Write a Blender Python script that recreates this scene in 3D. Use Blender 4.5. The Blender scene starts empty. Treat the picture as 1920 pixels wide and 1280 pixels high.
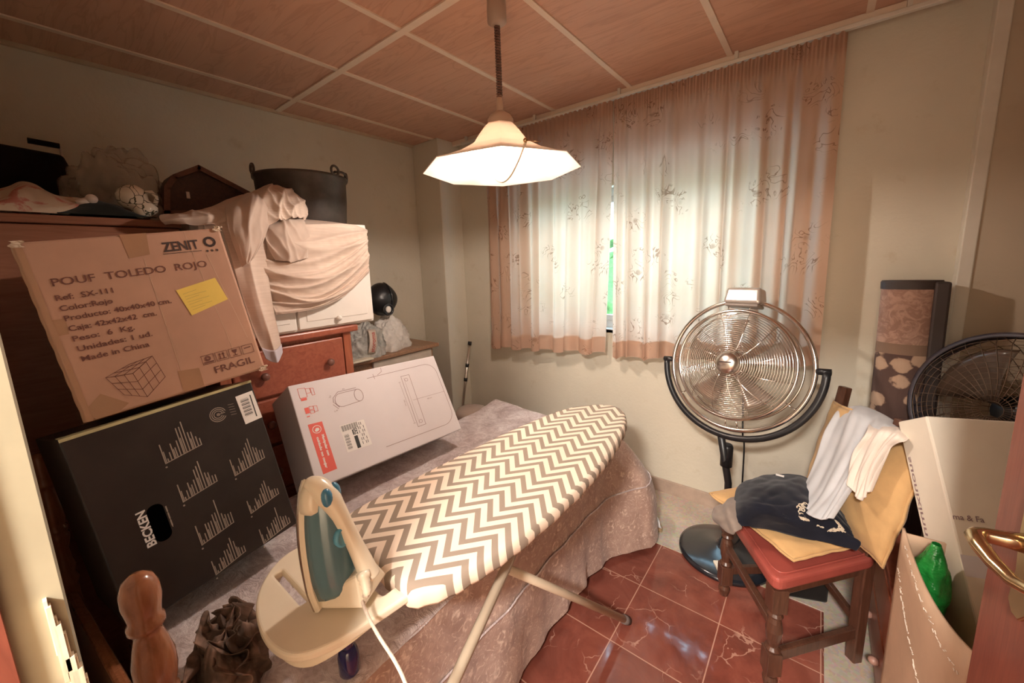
import bpy, bmesh, math, random
from mathutils import Vector, Matrix, noise
random.seed(7)
PI = math.pi
scene = bpy.context.scene
COL = scene.collection

# ------------------------------------------------------------------ camera
YAW, PITCH, ROLL = 0.670783, 0.162589, -0.0335855
FOC, CX, CY = 728.5, 960.0, 610.0
CAMP = Vector((0.0, 0.0, 1.525))
_a, _b = math.cos(YAW), math.sin(YAW)
_F = Vector((-_b * math.cos(PITCH), _a * math.cos(PITCH), -math.sin(PITCH)))
_r = Vector((_a, _b, 0)); _u = _r.cross(_F)
_c, _s = math.cos(ROLL), math.sin(ROLL)
RIGHT = _c * _r + _s * _u
UP = -_s * _r + _c * _u
cam_data = bpy.data.cameras.new('camera')
cam = bpy.data.objects.new('camera', cam_data); COL.objects.link(cam)
cam_data.sensor_width = 36.0
cam_data.lens = FOC / 1920 * 36.0
cam_data.shift_x = 0.0
cam_data.shift_y = (CY - 640.0) / 1920.0
cam_data.clip_start = 0.02
cam.matrix_world = Matrix(((RIGHT.x, UP.x, -_F.x, CAMP.x), (RIGHT.y, UP.y, -_F.y, CAMP.y), (RIGHT.z, UP.z, -_F.z, CAMP.z), (0, 0, 0, 1)))
scene.camera = cam

# ------------------------------------------------------------------ view, world, lights
scene.view_settings.view_transform = 'Standard'
scene.view_settings.look = 'None'
scene.view_settings.exposure = 0.34
scene.view_settings.gamma = 1.0
scene.view_settings.use_curve_mapping = False
SKY = (0.52, 0.78, 1.0); SKY_POWER = 8.8
world = bpy.data.worlds.new('daylight_sky'); scene.world = world
world.use_nodes = True
_bg = world.node_tree.nodes['Background']
_bg.inputs[0].default_value = (*SKY, 1); _bg.inputs[1].default_value = SKY_POWER
BULB = Vector((-1.015, 1.25, 1.918))
BULB_EMIT = 740.0; BULB_COLOR = (1.0, 0.87, 0.76)
HALL_LAMP_W = 140.0
_hl = bpy.data.lights.new('hall_ceiling_lamp', 'AREA'); _hl.shape = 'DISK'; _hl.size = 0.3
_hl.energy = HALL_LAMP_W; _hl.color = (1.0, 0.92, 0.84)
_ho = bpy.data.objects.new('hall_ceiling_lamp', _hl); COL.objects.link(_ho); _ho.location = (0.05, -1.15, 2.42)

# ------------------------------------------------------------------ helpers
def V(*a): return Vector(a)
def at(px, py, x=None, y=None, z=None, d=None):
    """the point of the room that lies on a sight line, on the plane x=, y=, z= or at depth d="""
    v = RIGHT * ((px - CX) / FOC) - UP * ((py - CY) / FOC) + _F
    if x is not None: t = (x - CAMP.x) / v.x
    elif y is not None: t = (y - CAMP.y) / v.y
    elif z is not None: t = (z - CAMP.z) / v.z
    else: t = d
    return CAMP + v * t
def on(px, py, P, n):
    v = RIGHT * ((px - CX) / FOC) - UP * ((py - CY) / FOC) + _F
    return CAMP + v * ((Vector(P) - CAMP).dot(n) / v.dot(n))
def frame(o, ex, ey):
    ex = Vector(ex).normalized(); ey = Vector(ey); ey = (ey - ex * ex.dot(ey)).normalized(); ez = ex.cross(ey)
    o = Vector(o)
    return Matrix(((ex.x, ey.x, ez.x, o.x), (ex.y, ey.y, ez.y, o.y), (ex.z, ey.z, ez.z, o.z), (0, 0, 0, 1)))
def rotz(a, o=(0, 0, 0)): return Matrix.Translation(Vector(o)) @ Matrix.Rotation(a, 4, 'Z')
def fbm(p, o=4):
    return noise.fractal(Vector(p), 1.0, 2.0, o)
def cr(P, t):
    n = len(P) - 1
    t = min(max(t, 0.0), 1.0) * n; i = min(int(t), n - 1); u = t - i
    p0 = P[max(i - 1, 0)]; p1 = P[i]; p2 = P[i + 1]; p3 = P[min(i + 2, n)]
    return 0.5 * ((2 * p1) + (p2 - p0) * u + (2 * p0 - 5 * p1 + 4 * p2 - p3) * u * u + (3 * p1 - p0 - 3 * p2 + p3) * u ** 3)

WM = {}
class MB:
    def __init__(s): s.v = []; s.f = []; s.m = []; s.uv = None; s.mi = 0
    def add(s, vs, fs):
        b = len(s.v); s.v += [Vector(p) for p in vs]
        for f in fs: s.f.append([b + i for i in f]); s.m.append(s.mi)
        return s
    def box(s, c, size, M=None):
        hx, hy, hz = [k / 2 for k in size]; c = Vector(c); vs = []
        for z in (-hz, hz):
            for y in (-hy, hy):
                for x in (-hx, hx):
                    p = c + V(x, y, z); vs.append(M @ p if M else p)
        return s.add(vs, [(0, 2, 3, 1), (4, 5, 7, 6), (0, 1, 5, 4), (2, 6, 7, 3), (0, 4, 6, 2), (1, 3, 7, 5)])
    def bx(s, lo, hi, M=None):
        lo = Vector(lo); hi = Vector(hi); return s.box((lo + hi) / 2, hi - lo, M)
    def tube(s, pts, r, seg=10, closed=False, caps=True):
        pts = [Vector(p) for p in pts]; n = len(pts)
        rr = r if isinstance(r, (list, tuple)) else [r] * n
        vs = []; prev = None
        for i, p in enumerate(pts):
            if closed: t = pts[(i + 1) % n] - pts[i - 1]
            else: t = pts[min(i + 1, n - 1)] - pts[max(i - 1, 0)]
            t.normalize()
            if prev is None:
                a = V(0, 0, 1) if abs(t.z) < 0.9 else V(1, 0, 0)
                nx = t.cross(a).normalized()
            else:
                nx = (prev - t * prev.dot(t)).normalized()
            prev = nx; ny = t.cross(nx)
            for k in range(seg):
                a = 2 * PI * k / seg
                vs.append(p + (nx * math.cos(a) + ny * math.sin(a)) * rr[i])
        fs = []
        for i in range(n if closed else n - 1):
            j = (i + 1) % n
            for k in range(seg):
                l = (k + 1) % seg
                fs.append((i * seg + k, i * seg + l, j * seg + l, j * seg + k))
        if caps and not closed:
            fs.append(tuple(range(seg - 1, -1, -1))); fs.append(tuple(range((n - 1) * seg, n * seg)))
        return s.add(vs, fs)
    def lathe(s, prof, M=None, seg=32, sx=1.0, sy=1.0, a0=0.0, caps=True):
        vs = []; n = len(prof)
        for r, z in prof:
            for k in range(seg):
                a = a0 + 2 * PI * k / seg
                p = V(r * math.cos(a) * sx, r * math.sin(a) * sy, z)
                vs.append(M @ p if M else p)
        fs = []
        for i in range(n - 1):
            for k in range(seg):
                l = (k + 1) % seg
                fs.append((i * seg + k, i * seg + l, (i + 1) * seg + l, (i + 1) * seg + k))
        if caps:
            if prof[0][0] > 1e-4: fs.append(tuple(range(seg - 1, -1, -1)))
            if prof[-1][0] > 1e-4: fs.append(tuple(range((n - 1) * seg, n * seg)))
        return s.add(vs, fs)
    def ball(s, c, r, seg=20, rings=12, M=None, fn=None):
        c = Vector(c); r = Vector(r) if hasattr(r, '__len__') else V(r, r, r)
        vs = []
        for i in range(rings + 1):
            th = PI * i / rings
            for k in range(seg):
                a = 2 * PI * k / seg
                d = V(math.sin(th) * math.cos(a), math.sin(th) * math.sin(a), math.cos(th))
                q = fn(d) if fn else 1.0
                p = V(d.x * r.x, d.y * r.y, d.z * r.z) * q
                vs.append(c + (M @ p if M else p))
        fs = []
        for i in range(rings):
            for k in range(seg):
                l = (k + 1) % seg
                fs.append((i * seg + k, (i + 1) * seg + k, (i + 1) * seg + l, i * seg + l))
        return s.add(vs, fs)
    def grid(s, fn, nu, nv):
        vs = [fn(i / nu, j / nv) for j in range(nv + 1) for i in range(nu + 1)]
        w = nu + 1
        return s.add(vs, [(j * w + i, j * w + i + 1, (j + 1) * w + i + 1, (j + 1) * w + i) for j in range(nv) for i in range(nu)])
    def prism(s, outline, h, M=None):
        """outline: 2-D points, extruded from z=0 to z=h in frame M"""
        n = len(outline); vs = []
        for z in (0.0, h):
            for p in outline:
                q = V(p[0], p[1], z); vs.append(M @ q if M else q)
        fs = [tuple(range(n - 1, -1, -1)), tuple(range(n, 2 * n))]
        for i in range(n):
            j = (i + 1) % n; fs.append((i, j, n + j, n + i))
        return s.add(vs, fs)
    def flat(s, outline, M, z=0.0):
        return s.add([M @ V(p[0], p[1], z) for p in outline], [tuple(range(len(outline)))])
    def line(s, a, b, w, M, z=0.0):
        a = V(*a); b = V(*b); d = (b - a).normalized(); n = V(-d.y, d.x) * (w / 2); d = d * (w / 2)
        return s.flat([a - n - d, b - n + d, b + n + d, a + n - d], M, z)
    def polyline(s, pts, w, M, z=0.0):
        for a, b in zip(pts[:-1], pts[1:]): s.line(a, b, w, M, z)
        return s
    def build(s, name, mat, parent=None, smooth=False, bevel=0, seg=2, sub=0, solid=0, local=False, merge=0, offset=0.0, recalc=True):
        me = bpy.data.meshes.new(name)
        vs = s.v
        if parent is not None and not local:
            inv = WM[parent.name].inverted(); vs = [inv @ p for p in vs]
        me.from_pydata([tuple(p) for p in vs], [], s.f)
        mats = mat if isinstance(mat, (list, tuple)) else [mat]
        for m in mats: me.materials.append(m)
        if len(mats) > 1:
            for p, i in zip(me.polygons, s.m): p.material_index = i
        bm = bmesh.new(); bm.from_mesh(me)
        if merge: bmesh.ops.remove_doubles(bm, verts=bm.verts, dist=merge)
        if recalc: bmesh.ops.recalc_face_normals(bm, faces=bm.faces)
        bm.to_mesh(me); bm.free()
        if smooth:
            for p in me.polygons: p.use_smooth = True
        o = bpy.data.objects.new(name, me); COL.objects.link(o)
        if parent is not None: o.parent = parent; WM[o.name] = WM[parent.name]
        else: WM[o.name] = Matrix.Identity(4)
        if solid:
            m = o.modifiers.new('thick', 'SOLIDIFY'); m.thickness = solid; m.offset = offset
        if bevel:
            m = o.modifiers.new('edge', 'BEVEL'); m.width = bevel; m.segments = seg; m.limit_method = 'ANGLE'; m.angle_limit = math.radians(40)
        if sub:
            m = o.modifiers.new('round', 'SUBSURF'); m.levels = sub; m.render_levels = sub
        return o
def patch(rows, fold=None):
    rows = [[Vector(p) for p in r] for r in rows]
    def fn(u, v):
        col = [cr(r, u) for r in rows]
        p = cr(col, v)
        return p + fold(u, v, p) if fold else p
    return fn
def tag(o, label, cat, group=None):
    o['label'] = label; o['category'] = cat
    if group: o['group'] = group
    return o
def thing(name, label, cat, loc=(0, 0, 0), M=None, group=None):
    o = bpy.data.objects.new(name, None); COL.objects.link(o); o.empty_display_size = 0.05
    o.matrix_world = M if M is not None else Matrix.Translation(Vector(loc))
    WM[o.name] = o.matrix_world.copy()
    return tag(o, label, cat, group)
def struct(o): o['kind'] = 'structure'; return o
def rect_rounded(w, h, r, n=6, cx=0, cy=0):
    pts = []
    for (x, y, a) in ((w / 2 - r, h / 2 - r, 0), (-w / 2 + r, h / 2 - r, PI / 2), (-w / 2 + r, -h / 2 + r, PI), (w / 2 - r, -h / 2 + r, 1.5 * PI)):
        for k in range(n + 1):
            t = a + PI / 2 * k / n; pts.append((cx + x + r * math.cos(t), cy + y + r * math.sin(t)))
    return pts
def ring2d(mb, c, r0, r1, M, z=0.0, n=24, sy=1.0):
    vs = []
    for k in range(n):
        a = 2 * PI * k / n
        for r in (r0, r1): vs.append(M @ V(c[0] + r * math.cos(a), c[1] + r * sy * math.sin(a), z))
    mb.add(vs, [(2 * k, 2 * k + 1, (2 * k + 3) % (2 * n), (2 * k + 2) % (2 * n)) for k in range(n)])
def disc2d(mb, c, r, M, z=0.0, n=20):
    mb.flat([(c[0] + r * math.cos(2 * PI * k / n), c[1] + r * math.sin(2 * PI * k / n)) for k in range(n)], M, z)
def text(mb, string, M, p, size, width=None, bold=0.0, ang=0.0, z=0.0, ydown=True, space=1.0, align='LEFT'):
    """lettering on the plane of frame M (x right, y down when ydown): p = left end of the baseline, size = cap height"""
    cu = bpy.data.curves.new('lettering', 'FONT'); cu.body = string; cu.size = size / 0.72; cu.offset = bold; cu.space_character = space
    cu.resolution_u = 3
    o = bpy.data.objects.new('lettering', cu); COL.objects.link(o)
    dg = bpy.context.evaluated_depsgraph_get(); me = o.evaluated_get(dg).to_mesh()
    vs = [v.co.copy() for v in me.vertices]; fs = [tuple(f.vertices) for f in me.polygons]
    o.evaluated_get(dg).to_mesh_clear(); bpy.data.objects.remove(o); bpy.data.curves.remove(cu)
    if not vs: return
    x0 = min(v.x for v in vs); x1 = max(v.x for v in vs)
    k = (width / (x1 - x0)) if width else 1.0
    ca, sa = math.cos(ang), math.sin(ang)
    out = []
    for v in vs:
        x, y = (v.x - x0) * k, v.y
        if ydown: y = -y
        out.append(M @ V(p[0] + x * ca - y * sa, p[1] + x * sa + y * ca, z))
    mb.add(out, fs)

# ------------------------------------------------------------------ materials
class NT:
    def __init__(s, name):
        s.m = bpy.data.materials.new(name); s.m.use_nodes = True; s.t = s.m.node_tree; s.n = s.t.nodes; s.l = s.t.links
        s.b = s.n['Principled BSDF']; s.out = s.n['Material Output']
    def N(s, t, **k):
        n = s.n.new(t)
        for a, v in k.items(): setattr(n, a, v)
        return n
    def L(s, a, b): s.l.new(a, b)
    def val(s, sock, v):
        if hasattr(v, 'is_linked') or isinstance(v, bpy.types.NodeSocket): s.L(v, sock)
        else: sock.default_value = v
    def math(s, op, a, b=None, c=None, clamp=False):
        n = s.N('ShaderNodeMath', operation=op); n.use_clamp = clamp
        s.val(n.inputs[0], a)
        if b is not None: s.val(n.inputs[1], b)
        if c is not None: s.val(n.inputs[2], c)
        return n.outputs[0]
    def coord(s, kind='Object', scale=(1, 1, 1), rot=(0, 0, 0), loc=(0, 0, 0)):
        t = s.N('ShaderNodeTexCoord'); m = s.N('ShaderNodeMapping')
        s.L(t.outputs[kind], m.inputs[0]); m.inputs[1].default_value = loc; m.inputs[2].default_value = rot; m.inputs[3].default_value = scale
        return m.outputs[0]
    def noise(s, co, scale, detail=4, rough=0.55, dist=0.0):
        n = s.N('ShaderNodeTexNoise'); s.L(co, n.inputs['Vector']); n.inputs['Scale'].default_value = scale
        n.inputs['Detail'].default_value = detail; n.inputs['Roughness'].default_value = rough; n.inputs['Distortion'].default_value = dist
        return n
    def ramp(s, fac, stops):
        n = s.N('ShaderNodeValToRGB'); s.L(fac, n.inputs[0]); e = n.color_ramp.elements
        while len(e) < len(stops): e.new(0.5)
        for k, (p, c) in zip(e, stops): k.position = p; k.color = (*c, 1) if len(c) == 3 else c
        return n.outputs[0]
    def mix(s, fac, a, b, mode='MIX'):
        n = s.N('ShaderNodeMix', data_type='RGBA', blend_type=mode)
        s.val(n.inputs[0], fac)
        for i, v in ((6, a), (7, b)):
            if isinstance(v, tuple): n.inputs[i].default_value = (*v, 1) if len(v) == 3 else v
            else: s.L(v, n.inputs[i])
        return n.outputs[2]
    def bump(s, h, strength=0.3, dist=0.01):
        n = s.N('ShaderNodeBump'); s.L(h, n.inputs['Height']); n.inputs['Strength'].default_value = strength; n.inputs['Distance'].default_value = dist
        s.L(n.outputs[0], s.b.inputs['Normal']); return n
    def color(s, c):
        if isinstance(c, tuple): s.b.inputs['Base Color'].default_value = (*c, 1)
        else: s.L(c, s.b.inputs['Base Color'])
def mat(name, c, rough=0.6, metal=0.0, var=0.12, scale=9.0, bump=0.0, bscale=120.0, coat=0.0, spec=None, bdist=0.004):
    t = NT(name); co = t.coord()
    if var > 0:
        n = t.noise(co, scale, 5)
        d = tuple(max(0, k * (1 - var)) for k in c); l = tuple(min(1, k * (1 + var)) for k in c)
        t.color(t.ramp(n.outputs[0], [(0.3, d), (0.7, l)]))
    else: t.color(c)
    t.b.inputs['Roughness'].default_value = rough; t.b.inputs['Metallic'].default_value = metal
    if coat: t.b.inputs['Coat Weight'].default_value = coat; t.b.inputs['Coat Roughness'].default_value = 0.15
    if spec is not None: t.b.inputs['Specular IOR Level'].default_value = spec
    if bump:
        n2 = t.noise(co, bscale, 3); t.bump(n2.outputs[0], bump, bdist)
    return t.m
def wood(name, dark, light, scale=(1, 1, 12), rough=0.4, wave=0.0, nscale=6.0, coat=0.0, dist=1.5):
    t = NT(name); co = t.coord(scale=scale)
    n = t.noise(co, nscale, 6, 0.6, dist); t.color(t.ramp(n.outputs[0], [(0.3, dark), (0.7, light)]))
    t.b.inputs['Roughness'].default_value = rough
    if coat: t.b.inputs['Coat Weight'].default_value = coat; t.b.inputs['Coat Roughness'].default_value = 0.12
    t.bump(n.outputs[0], 0.08, 0.002)
    return t.m
def fabric(name, c, var=0.15, scale=10, rough=0.95, weave=500.0, trans=0.0, stripes=None):
    t = NT(name); co = t.coord(); n = t.noise(co, scale, 5)
    d = tuple(k * (1 - var) for k in c); l = tuple(min(1, k * (1 + var)) for k in c)
    colr = t.ramp(n.outputs[0], [(0.3, d), (0.7, l)])
    t.color(colr); t.b.inputs['Roughness'].default_value = rough; t.b.inputs['Specular IOR Level'].default_value = 0.15
    t.b.inputs['Sheen Weight'].default_value = 0.15
    n2 = t.noise(co, weave, 2); t.bump(n2.outputs[0], 0.25, 0.001)
    return t.m

def wall_mat(name, c):
    t = NT(name); co = t.coord(); n = t.noise(co, 1.3, 5, 0.6); n2 = t.noise(co, 9, 6, 0.65)
    d = tuple(k * 0.90 for k in c)
    base = t.ramp(n.outputs[0], [(0.32, d), (0.62, c)])
    st = t.ramp(n2.outputs[0], [(0.60, (1, 1, 1)), (0.78, (0.88, 0.84, 0.78))])
    t.color(t.mix(1.0, base, st, 'MULTIPLY')); t.b.inputs['Roughness'].default_value = 0.75; t.b.inputs['Specular IOR Level'].default_value = 0.25
    n3 = t.noise(co, 60, 4); t.bump(n3.outputs[0], 0.22, 0.006); return t.m
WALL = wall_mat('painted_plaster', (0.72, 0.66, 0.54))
PIER = wall_mat('shaded_tan_plaster', (0.58, 0.48, 0.36))  # the shade beyond the corner strip is put into this darker plaster colour
TRIMW = mat('white_trim', (0.74, 0.68, 0.58), 0.5, var=0.06)
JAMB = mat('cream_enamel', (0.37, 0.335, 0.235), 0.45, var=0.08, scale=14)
RAWWOOD = wood('splintered_wood', (0.45, 0.33, 0.20), (0.80, 0.70, 0.55), (10, 10, 1), 0.8)

def ceiling_mat():
    t = NT('ceiling_board'); co = t.coord(scale=(0.8, 7, 1)); n = t.noise(co, 1.3, 4, 0.5, 0.8)
    g = t.ramp(n.outputs[0], [(0.25, (0.62, 0.355, 0.245)), (0.5, (0.68, 0.395, 0.275)), (0.75, (0.72, 0.425, 0.295))])
    co2 = t.coord(scale=(0.5, 3, 1)); n2 = t.noise(co2, 3.0, 3, 0.5, 2.5)
    g2 = t.ramp(n2.outputs[0], [(0.44, (1, 1, 1)), (0.5, (0.88, 0.83, 0.80)), (0.55, (1, 1, 1))])
    t.color(t.mix(1.0, g, g2, 'MULTIPLY')); t.b.inputs['Roughness'].default_value = 0.45; return t.m
CEIL = ceiling_mat()
GRID = mat('ceiling_strip', (0.86, 0.70, 0.56), 0.5, var=0.05)

def floor_mat():
    t = NT('floor_tiles'); tc = t.N('ShaderNodeTexCoord'); sp = t.N('ShaderNodeSeparateXYZ'); t.L(tc.outputs['Object'], sp.inputs[0])
    x, y = sp.outputs[0], sp.outputs[1]
    def joint(a, off):
        q = t.math('FRACT', t.math('DIVIDE', t.math('SUBTRACT', a, off), 0.335))
        e = t.math('ABSOLUTE', t.math('SUBTRACT', q, 0.5))
        return t.math('GREATER_THAN', e, 0.4935), t.math('FLOOR', t.math('DIVIDE', t.math('SUBTRACT', a, off), 0.335))
    jx, ix = joint(x, -0.559); jy, iy = joint(y, 1.61)
    j = t.math('MAXIMUM', jx, jy)
    co = t.coord(); n1 = t.noise(co, 5, 6, 0.65, 0.6)
    base = t.ramp(n1.outputs[0], [(0.25, (0.13, 0.036, 0.025)), (0.5, (0.22, 0.062, 0.042)), (0.8, (0.31, 0.098, 0.066))])
    cv = t.N('ShaderNodeCombineXYZ'); t.L(ix, cv.inputs[0]); t.L(iy, cv.inputs[1])
    wn = t.N('ShaderNodeTexWhiteNoise', noise_dimensions='2D'); t.L(cv.outputs[0], wn.inputs[0])
    sc = t.math('MULTIPLY_ADD', wn.outputs[0], 0.35, 0.8)
    cc = t.N('ShaderNodeCombineXYZ')
    for i in range(3): t.L(sc, cc.inputs[i])
    base = t.mix(1.0, base, cc.outputs[0], 'MULTIPLY')
    # white veins: edges of distorted voronoi cells, broken up by noise
    vn = t.noise(co, 6, 4, 0.6); vm = t.N('ShaderNodeVectorMath', operation='MULTIPLY_ADD')
    t.L(vn.outputs['Color'], vm.inputs[0]); vm.inputs[1].default_value = (0.12, 0.12, 0.12); t.L(co, vm.inputs[2])
    vo = t.N('ShaderNodeTexVoronoi', feature='DISTANCE_TO_EDGE'); t.L(vm.outputs[0], vo.inputs['Vector']); vo.inputs['Scale'].default_value = 7.0
    vein = t.math('LESS_THAN', vo.outputs['Distance'], 0.012)
    brk = t.ramp(t.noise(co, 4.5, 3).outputs[0], [(0.50, (0, 0, 0)), (0.60, (1, 1, 1))])
    vein = t.math('MULTIPLY', vein, brk)
    c = t.mix(t.math('MULTIPLY', vein, 0.55), base, (0.62, 0.36, 0.27))
    c = t.mix(t.math('MULTIPLY', j, 0.7), c, (0.62, 0.36, 0.26))
    t.color(c); t.b.inputs['Roughness'].default_value = 0.13
    rn = t.noise(co, 30, 4); rr = t.ramp(rn.outputs[0], [(0.4, (0.06,) * 3), (0.7, (0.18,) * 3)]); t.L(rr, t.b.inputs['Roughness'])
    t.bump(t.math('ADD', t.math('MULTIPLY', j, -1.0), t.math('MULTIPLY', n1.outputs[0], 0.15)), 0.25, 0.002)
    return t.m
FLOOR = floor_mat()
def terrazzo_mat():
    t = NT('pale_terrazzo'); co = t.coord(); v = t.N('ShaderNodeTexVoronoi'); t.L(co, v.inputs['Vector']); v.inputs['Scale'].default_value = 90
    n = t.noise(co, 4, 5)
    base = t.ramp(n.outputs[0], [(0.3, (0.44, 0.36, 0.29)), (0.7, (0.58, 0.50, 0.42))])
    t.color(t.mix(0.25, base, v.outputs['Color'], 'SOFT_LIGHT')); t.b.inputs['Roughness'].default_value = 0.35; return t.m
TERR = terrazzo_mat()

def cardboard(name, c, var=0.10):
    t = NT(name); co = t.coord(); n = t.noise(co, 5, 6, 0.6); n2 = t.noise(t.coord(scale=(60, 4, 60)), 2, 2)
    d = tuple(k * (1 - var) for k in c); l = tuple(min(1, k * (1 + var)) for k in c)
    t.color(t.ramp(n.outputs[0], [(0.3, d), (0.7, l)])); t.b.inputs['Roughness'].default_value = 0.75; t.b.inputs['Specular IOR Level'].default_value = 0.2
    t.bump(n2.outputs[0], 0.06, 0.002); return t.m
CARD = cardboard('kraft_cardboard', (0.49, 0.285, 0.20))
CARD2 = cardboard('light_cardboard', (0.56, 0.38, 0.26))
CARDW = cardboard('white_cardboard', (0.70, 0.65, 0.66), 0.03)
CARDC = cardboard('cream_cardboard', (0.80, 0.72, 0.60), 0.05)
BLACKBOX = mat('black_printed_card', (0.020, 0.014, 0.012), 0.42, var=0.3)
INK = mat('brown_ink', (0.16, 0.06, 0.045), 0.8, var=0.15, scale=60)
INKD = mat('dark_ink', (0.06, 0.035, 0.03), 0.8, var=0.1)
INKRED = mat('red_ink', (0.72, 0.12, 0.09), 0.6, var=0.05)
INKPALE = mat('pale_print', (0.34, 0.28, 0.23), 0.6, var=0.15)
INKGREY = mat('grey_line_print', (0.30, 0.20, 0.20), 0.7, var=0.1)
INKBLACK = mat('black_print', (0.03, 0.03, 0.03), 0.6, var=0.0)
PAPER = mat('white_label_paper', (0.82, 0.78, 0.74), 0.6, var=0.04)
YELLOW = mat('yellow_label_paper', (0.83, 0.60, 0.13), 0.6, var=0.05)
TAPE = mat('packing_tape', (0.40, 0.225, 0.135), 0.22, var=0.08)
TAPEY = mat('yellowed_clear_tape', (0.45, 0.40, 0.22), 0.25, var=0.15)

CHESTW = wood('red_pine', (0.25, 0.062, 0.036), (0.37, 0.112, 0.062), (1, 12, 12), 0.32, nscale=3)
CHESTV = wood('red_pine_upright', (0.26, 0.065, 0.032), (0.40, 0.125, 0.06), (12, 12, 1), 0.32, nscale=3)
KNOBW = mat('dark_turned_knob', (0.17, 0.07, 0.05), 0.3, var=0.1)
BEDWOOD = wood('honey_brown_wood', (0.24, 0.085, 0.035), (0.38, 0.15, 0.07), (8, 8, 1), 0.25, coat=0.4)
WARDROBE = wood('wardrobe_veneer', (0.22, 0.085, 0.045), (0.31, 0.13, 0.075), (10, 1, 10), 0.4)
CHAIRW = wood('dark_chair_wood', (0.055, 0.022, 0.013), (0.12, 0.05, 0.03), (9, 9, 1), 0.35, coat=0.3)
DOORW = wood('red_brown_door', (0.14, 0.035, 0.022), (0.23, 0.062, 0.038), (14, 14, 1), 0.3, coat=0.3)
DARKWOOD = wood('almost_black_wood', (0.035, 0.015, 0.011), (0.075, 0.033, 0.022), (1, 8, 8), 0.45)
TABLEW = wood('table_top_wood', (0.25, 0.13, 0.075), (0.42, 0.24, 0.14), (1, 10, 10), 0.4)
WHITEP = mat('white_cabinet_paint', (0.80, 0.74, 0.68), 0.4, var=0.03)
CHROME = mat('chrome', (0.78, 0.74, 0.70), 0.14, 1.0, var=0.05)
STEEL = mat('brushed_steel', (0.68, 0.62, 0.56), 0.28, 1.0, var=0.06)
BLACKP = mat('black_plastic', (0.012, 0.012, 0.014), 0.35, var=0.1)
BLACKG = mat('glossy_black_enamel', (0.014, 0.016, 0.022), 0.22, var=0.1, coat=0.6)
GREYP = mat('grey_plastic', (0.36, 0.31, 0.28), 0.4, var=0.08)
SILVER = mat('silver_plastic', (0.62, 0.56, 0.52), 0.3, 0.4, var=0.05)
BRASS = mat('polished_brass', (0.62, 0.46, 0.27), 0.2, 1.0, var=0.08, scale=30)
CREAMMETAL = mat('cream_enamelled_metal', (0.82, 0.72, 0.56), 0.35, var=0.04)
LEGMETAL = mat('cream_leg_paint', (0.60, 0.49, 0.36), 0.4, var=0.08)
RUBBER = mat('grey_rubber', (0.15, 0.11, 0.10), 0.7, var=0.1)
IRONW = mat('cream_iron_plastic', (0.80, 0.70, 0.54), 0.28, var=0.03, coat=0.3)
IRONB = mat('blue_button_plastic', (0.05, 0.19, 0.31), 0.25, var=0.05, coat=0.3)
SOLE = mat('steel_soleplate', (0.55, 0.48, 0.42), 0.25, 1.0, var=0.05)
VINYL = mat('red_vinyl', (0.34, 0.075, 0.058), 0.30, var=0.12, coat=0.2)
POTM = mat('blackened_pot', (0.065, 0.050, 0.042), 0.45, 0.2, var=0.35, scale=14)
GREENB = mat('green_plastic_bag', (0.02, 0.30, 0.05), 0.3, var=0.3, bump=0.6, bscale=30, bdist=0.02)
def glassy(name, c, alpha, rough=0.1):
    t = NT(name); t.color(c); t.b.inputs['Roughness'].default_value = rough; t.b.inputs['Alpha'].default_value = alpha
    n = t.noise(t.coord(), 18, 5, 0.6, 1.0); t.bump(n.outputs[0], 0.5, 0.02); return t.m
CLEARBAG = glassy('clear_plastic_film', (0.60, 0.54, 0.46), 0.42)
WHITEBAG = mat('thin_white_plastic', (0.74, 0.69, 0.64), 0.4, var=0.08, scale=25, bump=0.5, bscale=22, bdist=0.02)
GREYBAG = mat('translucent_grey_plastic', (0.42, 0.41, 0.38), 0.35, var=0.35, scale=22, bump=0.6, bscale=26, bdist=0.02)
def tank_mat():
    t = NT('blue_water_tank'); t.color((0.12, 0.235, 0.28)); t.b.inputs['Roughness'].default_value = 0.12
    t.b.inputs['Transmission Weight'].default_value = 0.25; t.b.inputs['Coat Weight'].default_value = 0.4; return t.m
TANK = tank_mat()
CLOTHBEIGE = fabric('beige_linen', (0.52, 0.40, 0.33), 0.10)
CLOTHPALE = fabric('pale_linen', (0.70, 0.60, 0.53), 0.08)
def drape_mat():
    t = NT('cream_striped_linen'); co = t.coord(scale=(1, 1, 1)); n = t.noise(co, 6, 4)
    base = t.ramp(n.outputs[0], [(0.3, (0.60, 0.47, 0.39)), (0.7, (0.70, 0.57, 0.48))])
    w = t.noise(t.coord(scale=(3, 3, 90)), 3, 2); s = t.ramp(w.outputs[0], [(0.45, (0.93, 0.91, 0.90)), (0.6, (1, 1, 1))])
    t.color(t.mix(1.0, base, s, 'MULTIPLY')); t.b.inputs['Roughness'].default_value = 0.9; t.b.inputs['Specular IOR Level'].default_value = 0.1
    return t.m
DRAPE = drape_mat()
NAVY = fabric('navy_jersey', (0.010, 0.011, 0.019), 0.25)
PRINTW = mat('cream_shirt_print', (0.62, 0.52, 0.40), 0.8, var=0.1)
SKYCLOTH = fabric('pale_blue_grey_cotton', (0.54, 0.54, 0.56), 0.06)
CREAMCLOTH = fabric('cream_cotton', (0.78, 0.68, 0.60), 0.06)
GREYCLOTH = fabric('grey_brown_jersey', (0.25, 0.20, 0.17), 0.15)
MUSTARD = fabric('mustard_cushion_cover', (0.60, 0.37, 0.165), 0.12)
DARKCLOTH = fabric('black_cloth', (0.014, 0.016, 0.013), 0.3)
BLACKBAG = fabric('black_nylon', (0.014, 0.011, 0.010), 0.3)
MAUVEW = fabric('lilac_hem', (0.55, 0.50, 0.55), 0.05)
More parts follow.
